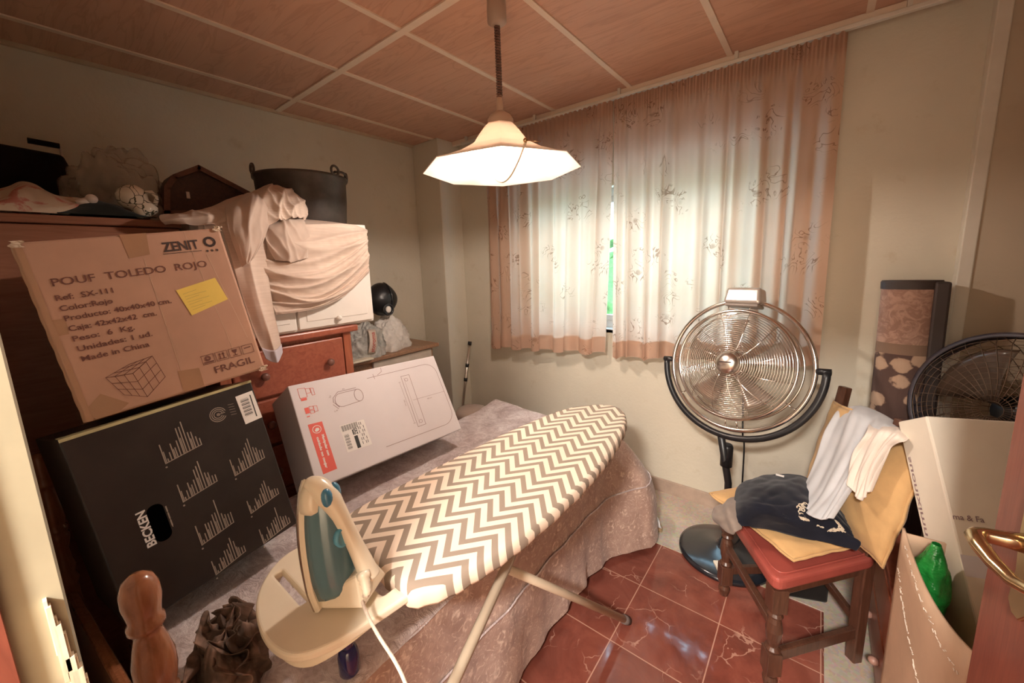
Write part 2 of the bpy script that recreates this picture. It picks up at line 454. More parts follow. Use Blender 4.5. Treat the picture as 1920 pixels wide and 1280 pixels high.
def patterned(name, c1, c2, scale, lo=0.48, hi=0.56, rough=0.9):
    t = NT(name); n = t.noise(t.coord(), scale, 4, 0.55, 1.5); t.color(t.ramp(n.outputs[0], [(lo, c1), (hi, c2)]))
    t.b.inputs['Roughness'].default_value = rough; t.b.inputs['Specular IOR Level'].default_value = 0.15; return t.m
PINKWHITE = patterned('pink_and_cream_cotton', (0.60, 0.48, 0.36), (0.50, 0.20, 0.16), 9)
BROWNCLOTH = patterned('brown_printed_chiffon', (0.10, 0.068, 0.052), (0.32, 0.20, 0.15), 11, 0.42, 0.64)
RUGBROWN = None
def jug_mat():
    t = NT('white_glaze_with_dark_branches'); co = t.coord(); n = t.noise(co, 14, 3)
    vm = t.N('ShaderNodeVectorMath', operation='MULTIPLY_ADD'); t.L(n.outputs['Color'], vm.inputs[0]); vm.inputs[1].default_value = (0.06,) * 3; t.L(co, vm.inputs[2])
    v = t.N('ShaderNodeTexVoronoi', feature='DISTANCE_TO_EDGE'); t.L(vm.outputs[0], v.inputs['Vector']); v.inputs['Scale'].default_value = 24
    t.color(t.ramp(v.outputs['Distance'], [(0.016, (0.05, 0.05, 0.03)), (0.034, (0.70, 0.62, 0.50))])); t.b.inputs['Roughness'].default_value = 0.15; return t.m
JUG = jug_mat()
def chevron_mat():
    t = NT('chevron_cotton'); tc = t.N('ShaderNodeTexCoord'); sp = t.N('ShaderNodeSeparateXYZ'); t.L(tc.outputs['Object'], sp.inputs[0])
    x, y, z = sp.outputs
    # the cover's cloth follows the board: drop below the rim counts as extra distance outwards
    q = t.math('FRACT', t.math('DIVIDE', t.math('ADD', x, 0.927 - 0.80), 0.108))
    tri = t.math('MULTIPLY', t.math('ABSOLUTE', t.math('SUBTRACT', q, 0.5)), 2.0)      # 1 at peaks
    s = t.math('ADD', t.math('DIVIDE', t.math('SUBTRACT', t.math('ADD', y, 1.05), t.math('MULTIPLY', tri, 0.064)), 0.053), t.math('MULTIPLY', z, 3.0))
    fr = t.math('FRACT', s)
    st = t.math('GREATER_THAN', fr, 0.52)
    n = t.noise(t.coord(), 5, 3)
    cream = t.ramp(n.outputs[0], [(0.3, (0.80, 0.64, 0.51)), (0.7, (0.86, 0.72, 0.58))])
    t.color(t.mix(st, cream, (0.30, 0.235, 0.185))); t.b.inputs['Roughness'].default_value = 0.9; t.b.inputs['Specular IOR Level'].default_value = 0.1
    return t.m
CHEVRON = chevron_mat()
def bed_mat(lace):
    t = NT('lace_skirt_fabric' if lace else 'quilted_bedspread_satin'); co = t.coord()
    n = t.noise(co, 9 if lace else 5, 6, 0.7, 1.0)
    if lace:
        base = t.ramp(n.outputs[0], [(0.35, (0.36, 0.23, 0.185)), (0.65, (0.50, 0.345, 0.28))])
        dn = t.noise(co, 13, 2, 0.5, 1.6)
        ln = t.ramp(t.math('ABSOLUTE', t.math('SUBTRACT', t.math('FRACT', t.math('MULTIPLY', dn.outputs[0], 6.0)), 0.5)), [(0.05, (1, 1, 1)), (0.15, (0, 0, 0))])
        v = t.N('ShaderNodeTexVoronoi', feature='F1'); t.L(co, v.inputs['Vector']); v.inputs['Scale'].default_value = 13
        flo = t.ramp(v.outputs['Distance'], [(0.14, (0, 0, 0)), (0.19, (1, 1, 1)), (0.25, (1, 1, 1)), (0.30, (0, 0, 0))])
        br = t.ramp(t.noise(co, 70, 3).outputs[0], [(0.44, (0.15,) * 3), (0.58, (1, 1, 1))])
        f = t.math('MULTIPLY', t.math('MULTIPLY', t.math('MAXIMUM', t.math('MULTIPLY', ln, 0.7), flo), br), 0.90)
        t.color(t.mix(f, base, (0.76, 0.60, 0.50)))
        n2 = t.noise(co, 90, 4); t.bump(n2.outputs[0], 0.4, 0.004)
    else:
        base = t.ramp(n.outputs[0], [(0.36, (0.54, 0.43, 0.42)), (0.5, (0.72, 0.62, 0.61)), (0.62, (0.86, 0.78, 0.77))])
        n2 = t.noise(co, 24, 5, 0.65, 2.0); f2 = t.ramp(n2.outputs[0], [(0.44, (0.84, 0.80, 0.80)), (0.56, (1.0, 1.0, 1.0))])
        t.color(t.mix(1.0, base, f2, 'MULTIPLY')); t.bump(n2.outputs[0], 0.7, 0.016)
    t.b.inputs['Roughness'].default_value = 0.6; t.b.inputs['Specular IOR Level'].default_value = 0.3; t.b.inputs['Sheen Weight'].default_value = 0.2
    return t.m
BEDTOP = bed_mat(False); LACE = bed_mat(True)
def curtain_mat(name='curtain_floral_cotton'):
    t = NT(name); co = t.coord(); n = t.noise(co, 3, 4)
    base = t.ramp(n.outputs[0], [(0.3, (0.66, 0.45, 0.33)), (0.7, (0.72, 0.51, 0.385))])
    # trailing flower sprigs: broken contour lines of a warped noise, gathered in loose patches
    dn = t.noise(co, 9, 2, 0.5, 1.2)
    ln = t.math('LESS_THAN', t.math('ABSOLUTE', t.math('SUBTRACT', t.math('FRACT', t.math('MULTIPLY', dn.outputs[0], 7.0)), 0.5)), 0.075)
    v = t.N('ShaderNodeTexVoronoi', feature='F1'); t.L(co, v.inputs['Vector']); v.inputs['Scale'].default_value = 6.5
    blob = t.ramp(v.outputs['Distance'], [(0.34, (1, 1, 1)), (0.46, (0, 0, 0))])
    flow = t.ramp(v.outputs['Distance'], [(0.07, (1, 1, 1)), (0.13, (0, 0, 0))])
    gate = t.ramp(t.noise(co, 4.2, 2).outputs[0], [(0.38, (0, 0, 0)), (0.46, (1, 1, 1))])
    f = t.math('MULTIPLY', t.math('MULTIPLY', t.math('MAXIMUM', t.math('MULTIPLY', ln, blob), t.math('MULTIPLY', flow, 0.7)), gate), 0.78)
    c = t.mix(f, base, (0.30, 0.155, 0.095))
    t.n.remove(t.b)
    d = t.N('ShaderNodeBsdfDiffuse'); tr = t.N('ShaderNodeBsdfTranslucent'); t.L(c, d.inputs[0]); t.L(c, tr.inputs[0])
    m = t.N('ShaderNodeMixShader'); m.inputs[0].default_value = 0.50; t.L(d.outputs[0], m.inputs[1]); t.L(tr.outputs[0], m.inputs[2]); t.L(m.outputs[0], t.out.inputs[0])
    return t.m
CURTAIN = curtain_mat()
def shade_mat():
    t = NT('opal_lamp_shade'); t.n.remove(t.b)
    n = t.noise(t.coord(), 6, 3); c = t.ramp(n.outputs[0], [(0.3, (0.78, 0.66, 0.56)), (0.7, (0.82, 0.70, 0.60))])
    d = t.N('ShaderNodeBsdfDiffuse'); tr = t.N('ShaderNodeBsdfTranslucent'); t.L(c, d.inputs[0]); t.L(c, tr.inputs[0])
    m = t.N('ShaderNodeMixShader'); m.inputs[0].default_value = 0.25; t.L(d.outputs[0], m.inputs[1]); t.L(tr.outputs[0], m.inputs[2]); t.L(m.outputs[0], t.out.inputs[0]); return t.m
SHADE = shade_mat()
def emit(name, c, s):
    t = NT(name); t.n.remove(t.b); e = t.N('ShaderNodeEmission'); e.inputs[0].default_value = (*c, 1); e.inputs[1].default_value = s
    t.L(e.outputs[0], t.out.inputs[0]); return t.m
BULBM = emit('lit_bulb', BULB_COLOR, BULB_EMIT)
def glass_pane():
    t = NT('window_glass'); t.n.remove(t.b); g = t.N('ShaderNodeBsdfTransparent'); g.inputs[0].default_value = (0.93, 0.97, 0.96, 1); gl = t.N('ShaderNodeBsdfGlossy'); gl.inputs[1].default_value = 0.02
    m = t.N('ShaderNodeMixShader'); m.inputs[0].default_value = 0.06; t.L(g.outputs[0], m.inputs[1]); t.L(gl.outputs[0], m.inputs[2]); t.L(m.outputs[0], t.out.inputs[0]); return t.m
GLASS = glass_pane()
def leaf_mat():
    t = NT('hedge_leaves'); n = t.noise(t.coord(), 9, 6, 0.7); t.color(t.ramp(n.outputs[0], [(0.35, (0.03, 0.10, 0.03)), (0.6, (0.16, 0.30, 0.08)), (0.75, (0.34, 0.48, 0.18))])); t.b.inputs['Roughness'].default_value = 0.7
    return t.m
LEAF = leaf_mat()
def floral_mat():
    t = NT('brown_floral_tapestry'); co = t.coord(); sp = t.N('ShaderNodeSeparateXYZ'); tc = t.N('ShaderNodeTexCoord'); t.L(tc.outputs['Object'], sp.inputs[0])
    z = sp.outputs[2]
    nn = t.noise(co, 30, 3); vm = t.N('ShaderNodeVectorMath', operation='MULTIPLY_ADD'); t.L(nn.outputs['Color'], vm.inputs[0]); vm.inputs[1].default_value = (0.03,) * 3; t.L(co, vm.inputs[2])
    v = t.N('ShaderNodeTexVoronoi', feature='F1'); t.L(vm.outputs[0], v.inputs['Vector']); v.inputs['Scale'].default_value = 13
    low = t.ramp(v.outputs['Distance'], [(0.06, (0.30, 0.17, 0.11)), (0.12, (0.47, 0.32, 0.22)), (0.44, (0.42, 0.27, 0.18)), (0.50, (0.085, 0.045, 0.035))])
    n2 = t.noise(co, 24, 4, 0.6, 2.0); up = t.ramp(n2.outputs[0], [(0.42, (0.30, 0.17, 0.125)), (0.6, (0.44, 0.27, 0.20))])
    k1 = t.math('GREATER_THAN', z, 1.09); k2 = t.math('GREATER_THAN', z, 1.135)
    c = t.mix(k1, low, (0.22, 0.135, 0.09)); c = t.mix(k2, c, up)
    t.color(c); t.b.inputs['Roughness'].default_value = 0.9; return t.m
FLORAL = floral_mat()
RUGEDGE = mat('dark_band_binding', (0.045, 0.03, 0.026), 0.6, var=0.1)

# ------------------------------------------------------------------ the room
XL, XR, YW, YN, ZC = -2.74, 0.92, 2.43, -0.10, 2.50
def wall(name, lo, hi, m=WALL): return struct(MB().bx(lo, hi).build(name, m))
o = MB().bx((XL - 0.2, -1.75, -0.12), (XR + 0.2, YW + 0.2, 0.0)).build('floor', FLOOR); struct(o)
m = MB()
m.bx((XL, 1.93, 0.0), (0.12, YW, 0.004)); m.bx((0.12, 1.0, 0.0), (XR, YW, 0.004))
struct(m.build('trim_1', TERR))
struct(MB().bx((XL - 0.2, -1.75, ZC), (XR + 0.2, YW + 0.2, ZC + 0.1)).build('ceiling', CEIL))
# ceiling strips: panels of 0.51 m by 1.2 m
m = MB()
for k in range(-5, 3):
    x = 0.083 * 0.975 - 0.512 * (-k) if False else 0.083 + 0.513 * k
    if XL < x < XR: m.bx((x - 0.013, YN, ZC - 0.006), (x + 0.013, YW - 0.06, ZC))
for y in (1.163, -0.04):
    m.bx((XL, y - 0.017, ZC - 0.007), (XR, y + 0.017, ZC))
struct(m.build('trim_2', GRID))
m = MB(); m.bx((XL, YN, ZC - 0.018), (XL + 0.018, YW, ZC)); struct(m.build('trim_3', mat('wall_side_strip', (0.60, 0.47, 0.33), 0.5)))
m = MB(); m.bx((-2.43, YW - 0.075, ZC - 0.035), (XR, YW - 0.045, ZC)); m.bx((-2.43, YW - 0.045, ZC - 0.012), (XR, YW, ZC)); struct(m.build('trim_4', GRID, bevel=0.004))
wall('wall_left', (XL - 0.2, -1.75, 0), (XL, YW + 0.2, ZC))
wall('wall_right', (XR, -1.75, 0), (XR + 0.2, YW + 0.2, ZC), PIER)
# window wall with its opening
WX0, WX1, WZ0, WZ1 = -1.74, -0.20, 1.05, 1.98
m = MB()
m.bx((XL, YW, 0), (WX0, YW + 0.22, ZC)); m.bx((WX1, YW, 0), (XR, YW + 0.22, ZC)); m.bx((WX0, YW, 0), (WX1, YW + 0.22, WZ0)); m.bx((WX0, YW, WZ1), (WX1, YW + 0.22, ZC))
struct(m.build('wall_back', WALL))
# near wall beside the doorway the picture is taken from
m = MB(); m.bx((XL, YN - 0.12, 0), (-0.56, YN, ZC)); m.bx((0.44, YN - 0.12, 0), (XR, YN, ZC)); m.bx((-0.56, YN - 0.12, 2.08), (0.44, YN, ZC)); struct(m.build('wall_front', WALL))
m = MB(); m.bx((XL, -1.85, 0), (XR, -1.75, ZC)); struct(m.build('wall_hall', WALL))
# column in the corner, pier and corner strip on the right
struct(MB().bx((XL, 2.20, 0), (-2.43, YW, ZC)).build('trim_5', WALL, bevel=0.006))
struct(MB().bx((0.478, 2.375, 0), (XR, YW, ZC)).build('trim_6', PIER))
struct(MB().bx((0.438, 2.368, 0), (0.480, YW, ZC)).build('trim_7', TRIMW, bevel=0.004))
SKIRTM = mat('beige_skirting_tile', (0.46, 0.35, 0.28), 0.4, var=0.15, scale=14)
struct(MB().bx((-2.43, YW - 0.014, 0), (0.438, YW, 0.092)).build('baseboard_back', SKIRTM, bevel=0.003))
struct(MB().bx((XL, YN, 0), (XL + 0.014, 2.20, 0.092)).build('baseboard_left', SKIRTM, bevel=0.003))

# window
w = MB()
for a, b in ((WX0, WX0 + 0.05), (WX1 - 0.05, WX1)): w.bx((a, YW + 0.08, WZ0), (b, YW + 0.14, WZ1))
w.bx((WX0, YW + 0.08, WZ0), (WX1, YW + 0.14, WZ0 + 0.05)); w.bx((WX0, YW + 0.08, WZ1 - 0.05), (WX1, YW + 0.14, WZ1))
win = w.build('window_1', mat('white_aluminium', (0.70, 0.72, 0.74), 0.35, 0.2, var=0.03), bevel=0.004); struct(win)
mid = (WX0 + WX1) / 2
w = MB()
for a, b, y in ((WX0 + 0.05, mid + 0.02, YW + 0.085), (mid - 0.02, WX1 - 0.05, YW + 0.112)):
    for c, d in ((a, a + 0.04), (b - 0.04, b)): w.bx((c, y, WZ0 + 0.05), (d, y + 0.024, WZ1 - 0.05))
    w.bx((a, y, WZ0 + 0.05), (b, y + 0.024, WZ0 + 0.09)); w.bx((a, y, WZ1 - 0.09), (b, y + 0.024, WZ1 - 0.05))
w.build('window_sash', bpy.data.materials['white_aluminium'], win, bevel=0.003)
w = MB()
for a, b, y in ((WX0 + 0.09, mid - 0.02, YW + 0.097), (mid + 0.02, WX1 - 0.09, YW + 0.124)): w.bx((a, y - 0.002, WZ0 + 0.09), (b, y + 0.002, WZ1 - 0.09))
w.build('window_pane', GLASS, win)
MB().bx((WX0, YW - 0.0, WZ0 - 0.02), (WX1, YW + 0.22, WZ0 + 0.004)).build('window_sill', bpy.data.materials['white_aluminium'], win)
# garden hedge seen through the gap of the curtains
h = MB(); rnd = random.Random(3)
for i in range(900):
    p = V(rnd.uniform(-3.6, 1.4), 5.2 + rnd.uniform(-0.35, 0.35), rnd.uniform(-0.2, 1.75)); s = rnd.uniform(0.06, 0.14)
    a = V(rnd.gauss(0, 1), rnd.gauss(0, 1), rnd.gauss(0, 1)).normalized(); b = a.orthogonal().normalized(); c = a.cross(b)
    h.add([p - b * s, p + c * s * 0.5, p + b * s, p - c * s * 0.5], [(0, 1, 2, 3)])
h.bx((-3.6, 5.0, -0.4), (1.4, 5.4, 1.6))
tag(h.build('garden_hedge', LEAF), 'green garden hedge outside the window, glimpsed between the curtains', 'hedge')

# ------------------------------------------------------------------ door and jamb
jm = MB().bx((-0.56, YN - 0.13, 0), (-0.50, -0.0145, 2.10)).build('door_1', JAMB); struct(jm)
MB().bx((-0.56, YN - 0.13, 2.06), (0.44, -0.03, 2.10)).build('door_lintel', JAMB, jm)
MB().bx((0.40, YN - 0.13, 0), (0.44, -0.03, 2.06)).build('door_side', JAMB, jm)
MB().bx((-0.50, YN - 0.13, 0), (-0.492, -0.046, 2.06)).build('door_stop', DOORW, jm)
m = MB(); rnd = random.Random(5)
for i in range(9):
    z = 1.165 + 0.012 * i + rnd.uniform(-0.006, 0.006); y = -0.016 - 0.0008 * i
    L = rnd.uniform(0.04, 0.10)
    m.bx((-0.502 + 0.001 * (i % 3), y - 0.003, z - L), (-0.494 + 0.002 * (i % 2), y + 0.004 - 0.0006 * i, z))
m.build('splinter', RAWWOOD, jm)
HNG, EDG = V(0.385, -0.045, 0), V(0.2475, 0.905, 0)
dx = (EDG - HNG); dl = dx.length; ex = dx.normalized(); ez = V(0, 0, 1); ny = V(-ex.y, ex.x, 0)      # ny points into the doorway (-x)
if ny.x > 0: ny = -ny
DM = Matrix(((ex.x, ny.x, 0, HNG.x), (ex.y, ny.y, 0, HNG.y), (0, 0, 1, 0.01), (0, 0, 0, 1)))        # x along the leaf, y out of the visible face
dleaf = MB()
dleaf.bx((0, -0.04, 0), (dl, 0, 2.02), DM)
door = thing('door_leaf', 'dark red-brown wooden door standing open at the right edge with brass handle', 'door', M=DM)
dleaf.build('leaf', DOORW, door, bevel=0.004)
def mould(z0, z1):
    p = MB(); x0, x1 = 0.12, dl - 0.115
    for i, (a, b) in enumerate(((0.0, 0.010), (0.014, 0.006), (0.030, 0.010))):
        for lo, hi in (((x0 + a, 0, z0 + a), (x1 - a, b, z0 + a + 0.010)), ((x0 + a, 0, z1 - a - 0.010), (x1 - a, b, z1 - a)), ((x0 + a, 0, z0 + a), (x0 + a + 0.010, b, z1 - a)), ((x1 - a - 0.010, 0, z0 + a), (x1 - a, b, z1 - a))):
            p.bx(lo, hi, DM)
    p.build('moulding', DOORW, door, bevel=0.002)
    MB().bx((x0 + 0.055, 0, z0 + 0.055), (x1 - 0.055, 0.008, z1 - 0.055), DM).build('door_panel', wood('olive_panel_%d' % int(z0 * 100), (0.13, 0.075, 0.035), (0.22, 0.13, 0.07), (10, 10, 1), 0.25), door, bevel=0.004)
mould(0.15, 0.86); mould(1.22, 1.9)
hx, hz = dl - 0.092, 1.105
hp = MB()
hp.prism([(hx + a, hz + b) for a, b in [(-0.02, -0.10), (-0.008, -0.115), (0.008, -0.115), (0.02, -0.10), (0.016, -0.05), (0.022, 0.0), (0.022, 0.08), (0.012, 0.10), (0.0, 0.125), (-0.012, 0.10), (-0.022, 0.08), (-0.022, 0.0), (-0.016, -0.05)]], 0.006, DM @ Matrix(((1, 0, 0, 0), (0, 0, 1, 0), (0, 1, 0, 0), (0, 0, 0, 1))))
pl = hp.build('handle_plate', BRASS, door, bevel=0.002)
hk = MB(); disc2d(hk, (0, 0), 0.006, DM @ Matrix(((1, 0, 0, hx), (0, 0, 1, 0.0066), (0, 1, 0, hz + 0.065), (0, 0, 0, 1)))); hk.build('keyhole', INKBLACK, pl)
lv = MB()
pts = [V(hx, 0.004, hz), V(hx, 0.03, hz), V(hx, 0.046, hz), V(hx - 0.003, 0.056, hz), V(hx - 0.012, 0.062, hz + 0.002), V(hx - 0.032, 0.062, hz - 0.002), V(hx - 0.055, 0.058, hz - 0.008), V(hx - 0.085, 0.052, hz - 0.010), V(hx - 0.110, 0.048, hz - 0.002), V(hx - 0.120, 0.046, hz + 0.006)]
lv.tube([DM @ p for p in pts], [0.014, 0.011, 0.010, 0.010, 0.010, 0.010, 0.009, 0.008, 0.007, 0.005], 12)
lv.build('door_handle', BRASS, door, smooth=True)

# ------------------------------------------------------------------ pendant lamp
lamp = thing('pendant_lamp', 'lit cream octagonal pendant lamp hanging from the ceiling on a coiled cord', 'lamp', (BULB.x, BULB.y, ZC))
T = Matrix.Translation(V(BULB.x, BULB.y, 0))
MB().lathe([(0.0, 2.5), (0.034, 2.5), (0.036, 2.45), (0.036, 2.405), (0.018, 2.392), (0.0, 2.392)], T, 24).build('canopy', mat('canopy_grey_beige', (0.45, 0.34, 0.27), 0.4, var=0.04), lamp, smooth=True)
pts = []
for i in range(520):
    t = i / 519; a = t * 26 * 2 * PI; z = 2.395 - t * 0.25
    pts.append(V(BULB.x + 0.0085 * math.cos(a), BULB.y + 0.0085 * math.sin(a), z))
MB().tube(pts, 0.0036, 6).build('coiled_cord', mat('brown_cord', (0.16, 0.08, 0.055), 0.45, var=0.1), lamp, smooth=True)
MB().lathe([(0.0, 2.395), (0.003, 2.395), (0.003, 2.15), (0.011, 2.15), (0.013, 2.12), (0.014, 2.085), (0.0, 2.085)], T, 14).build('cord_grip', mat('cord_grip_beige', (0.55, 0.38, 0.28), 0.4), lamp, smooth=True)
MB().lathe([(0.0, 2.098), (0.018, 2.096), (0.040, 2.082), (0.050, 2.066), (0.050, 2.02), (0.044, 2.015), (0.0, 2.015)], T, 28).build('socket_cover', mat('socket_cover_beige', (0.52, 0.37, 0.28), 0.35), lamp, smooth=True)
TL = T @ Matrix.Translation(V(0, 0, 1.883)) @ Matrix.Rotation(math.radians(-1.0), 4, 'Y') @ Matrix.Translation(V(0, 0, -1.883))
sh = MB()
prof = [(0.046, 2.050), (0.060, 2.044), (0.078, 2.022), (0.100, 1.992), (0.138, 1.958), (0.200, 1.924), (0.262, 1.899), (0.312, 1.883)]
sh.lathe(prof, TL, 8, a0=math.radians(-50.9), caps=False)
sh.build('lamp_shade', SHADE, lamp, solid=0.003, offset=0.0, recalc=False)
MB().lathe([(0.0, 2.0), (0.018, 2.0), (0.019, 1.965), (0.015, 1.95), (0.0, 1.95)], T, 16).build('bulb_holder', WHITEP, lamp, smooth=True)
MB().lathe([(0.0, 1.886), (0.012, 1.888), (0.022, 1.895), (0.028, 1.906), (0.0295, 1.917), (0.026, 1.931), (0.018, 1.944), (0.013, 1.952), (0.0, 1.952)], T, 20).build('light_bulb', BULBM, lamp, smooth=True)
rt = V(_a, _b, 0); fw = V(-_b, _a, 0)     # across and away, as the lamp hangs
b0 = V(BULB.x, BULB.y, 0)
hd = [b0 - rt * 0.058 + fw * 0.10 + V(0, 0, 1.945), b0 - rt * 0.055 + fw * 0.09 + V(0, 0, 1.90), b0 - rt * 0.03 + fw * 0.05 + V(0, 0, 1.862), b0 + rt * 0.0 + fw * 0.0 + V(0, 0, 1.838), b0 + rt * 0.03 - fw * 0.06 + V(0, 0, 1.846), b0 + rt * 0.060 - fw * 0.13 + V(0, 0, 1.882), b0 + rt * 0.085 - fw * 0.20 + V(0, 0, 1.925)]
MB().tube([cr(hd, i / 30) for i in range(31)], 0.0045, 8).build('pull_handle', CREAMMETAL, lamp, smooth=True)
cl = MB(); q = b0 + rt * 0.085 - fw * 0.20 + V(0, 0, 1.932); cl.ball(q, 0.008, 10, 6); cl.tube([q, q + rt * 0.05 - fw * 0.02 + V(0, 0, -0.012)], 0.0018, 6); cl.build('handle_clip', BRASS, lamp, smooth=True)

# ------------------------------------------------------------------ curtains
def curtain(name, label, x0, x1, zb0, zb1, seed, nf, splay=0.0, e0=0.0, e1=0.0):
    root = thing(name, label, 'curtain', (x0, 2.33, 2.44), group=None)
    rnd = random.Random(seed); ph = [rnd.uniform(0, 6.28) for _ in range(8)]
    def fn(u, v):
        # u along the rail, v from top (0) to hem (1)
        w = u + 0.012 * math.sin(u * 9 + ph[0]) + 0.006 * math.sin(u * 23 + ph[1])
        top = 2.437 + 0.0 * u; bot = zb0 + (zb1 - zb0) * u
        z = top + (bot - top) * v
        amp = 0.010 + 0.026 * min(1.0, v * 2.2)
        f = math.sin(2 * PI * nf * w + ph[2] + 0.5 * math.sin(v * 2 + ph[3])) * 0.7 + 0.45 * math.sin(2 * PI * nf * 0.53 * w + ph[4]) + 0.35 * math.sin(2 * PI * nf * 1.7 * w + ph[5]) * (1 - 0.5 * v)
        f *= 0.65 + 0.5 * noise.noise(V(u * 6, v * 1.2, seed))
        if v < 0.10:                            # gathered heading
            k = 1 - v / 0.10
            f = f * (1 - 0.6 * k) + k * 1.1 * math.sin(2 * PI * nf * 3.1 * u + ph[6])
            amp = 0.009 + 0.008 * (1 - k)
        y = 2.318 - 0.025 * v - amp * f
        x = x0 + e0 * v + (x1 + e1 * v - x0 - e0 * v) * u + 0.010 * math.sin(2 * PI * nf * w + ph[7]) * v
        if v < 0.04: z += 0.006 * math.sin(u * nf * 19.4)
        z += 0.012 * math.sin(2 * PI * nf * 0.5 * w + ph[4]) * v
        return V(x, y, z)
    MB().grid(fn, 260, 60).build('curtain_cloth', CURTAIN, root, smooth=True, recalc=False)
    def hem(u, v):
        a = fn(u, 0.932 + 0.066 * v); return a + V(0, -0.0035, 0)
    MB().grid(hem, 260, 4).build('hem', CURTAIN, root, smooth=True, recalc=False)
    def head(u, v):
        a = fn(u, 0.004 + 0.050 * v); return a + V(0, -0.0035, 0)
    MB().grid(head, 260, 4).build('heading_tape', CURTAIN, root, smooth=True, recalc=False)
    return root
curtain('floral_curtain', 'left floral curtain, narrower one whose top is behind the pendant lamp', -2.045, -1.024, 0.850, 0.915, 11, 10, e1=-0.045)
curtain('floral_curtain', 'right floral curtain, wider one hanging behind the steel fan', -1.022, 0.018, 0.900, 0.985, 23, 11, e0=0.008)
m = MB(); m.bx((-2.3, 2.322, 2.444), (XR, 2.350, 2.462)); cr_ = m.build('curtain_rail', TRIMW, bevel=0.003)
tag(cr_, 'thin pale curtain rail running under the ceiling above both curtains', 'curtain rail')
for x in (-2.25, -1.6, -1.0, -0.4, 0.2, 0.8): MB().bx((x - 0.008, 2.33, 2.46), (x + 0.008, 2.345, 2.499)).build('bracket', TRIMW, cr_)

# ------------------------------------------------------------------ bed, bedspread
BX0, BX1, BY0, BY1, BZ = -1.69, -0.765, 0.075, 1.92, 0.585
bed = thing('single_bed', 'single bed with turned honey-brown bedpost under the lace bedspread', 'bed', (-1.22, 1.0, 0))
MB().bx((BX0 + 0.015, BY0 + 0.02, 0.36), (BX1 - 0.02, BY1 - 0.03, BZ - 0.012)).build('mattress', CREAMCLOTH, bed, bevel=0.04, seg=3)
MB().bx((BX0 + 0.02, BY0 - 0.02, 0.26), (BX1 - 0.03, BY1 - 0.04, 0.355)).build('bed_frame', BEDWOOD, bed, bevel=0.01)
for x in (BX0 + 0.08, BX1 - 0.09):
    MB().bx((x - 0.03, BY1 - 0.14, 0), (x + 0.03, BY1 - 0.08, 0.262)).build('leg', BEDWOOD, bed, bevel=0.006)
def post(x, y):
    T = Matrix.Translation(V(x, y, 0))
    prof = [(0.0, 0), (0.024, 0), (0.026, 0.25), (0.026, 0.60), (0.031, 0.62), (0.024, 0.64), (0.030, 0.665), (0.024, 0.685), (0.022, 0.72), (0.031, 0.755), (0.031, 0.765), (0.027, 0.772), (0.031, 0.782), (0.031, 0.790), (0.026, 0.797), (0.030, 0.81), (0.0345, 0.835), (0.0345, 0.862), (0.028, 0.892), (0.0225, 0.912), (0.023, 0.922), (0.030, 0.928), (0.030, 0.937), (0.0255, 0.944), (0.0275, 0.957), (0.0315, 0.978), (0.0305, 1.000), (0.024, 1.017), (0.012, 1.026), (0.0, 1.028)]
    MB().lathe([(a * 0.86, b) for a, b in prof], T, 28).build('bedpost', BEDWOOD, bed, smooth=True)
post(-0.868, 0.053); post(-1.73, -0.035)
PM = frame((-1.73, -0.035, 0), (0.862, 0.088, 0), (0, 0, 1))
MB().bx((0.02, 0.34, -0.012), (0.845, 0.585, 0.012), PM).build('headboard_panel', BEDWOOD, bed, bevel=0.008)

sp = thing('bedspread', 'pinkish quilted bedspread with lace skirt covering the bed to the floor', 'bedspread', (-1.22, 1.0, BZ))
def topfn(u, v):
    x = BX0 + (BX1 - BX0) * u; y = BY0 + (BY1 - BY0) * v
    e = min(u, 1 - u) * (BX1 - BX0); f = (1 - v) * (BY1 - BY0)
    z = BZ + 0.006 * fbm((x * 5, y * 5, 1)) + 0.003 * fbm((x * 16, y * 16, 5))
    for d in (e, f):
        if d < 0.03: z -= 0.014 * (1 - d / 0.03) ** 2
    if v > 0.9 and u < 0.35: z += 0.030 * (v - 0.9) / 0.1 * (1 - u / 0.35)
    return V(x, y, z)
MB().grid(topfn, 70, 120).build('top_panel', BEDTOP, sp, smooth=True, recalc=False)
def border(s):
    """the rim of the bed top from the head along the right side, round the foot corner, along the foot"""
    L1 = BY1 - BY0 - 0.06; R = 0.06; L2 = BX1 - BX0 - 0.06; arc = R * PI / 2; tot = L1 + arc + L2; d = s * tot
    if d < L1: return V(BX1, BY0 + d, 0), V(1, 0, 0)
    if d < L1 + arc:
        a = (d - L1) / R; return V(BX1 - R + R * math.cos(a), BY1 - R + R * math.sin(a), 0), V(math.cos(a), math.sin(a), 0)
    d -= L1 + arc; return V(BX1 - R - d, BY1, 0), V(0, 1, 0)
def skirt(u, v):
    p, n = border(u)
    z = (BZ - 0.012) * (1 - v) + 0.02 * v
    corner = math.exp(-((u - 0.665) / 0.05) ** 2)
    hard = 0.5 + 0.5 * corner
    fold = math.sin(u * 95 + 1.2 * math.sin(u * 13)) * 0.6 + math.sin(u * 41 + 2) * 0.5
    out = -0.004 + 0.010 * math.sqrt(v) + (0.010 + 0.026 * corner) * fold * v ** 0.8 + 0.008 * fbm((u * 30, v * 4, 3)) * v
    out += corner * 0.155 * math.sin(min(1, v * 1.6) * PI * 0.5)
    if u > 0.45: out += 0.035 * v * min(1, (u - 0.45) / 0.2)
    # hem lifts a little towards the head end
    z += (0.03 * (0.5 + 0.5 * math.sin(u * 17))) * v * v * 0.7
    t = V(-n.y, n.x, 0)
    return p + n * out + t * 0.008 * fold * v + V(0, 0, z)
MB().grid(lambda u, v: skirt(u, v * 0.42), 320, 14).build('side_drop', BEDTOP if False else LACE, sp, smooth=True, recalc=False)
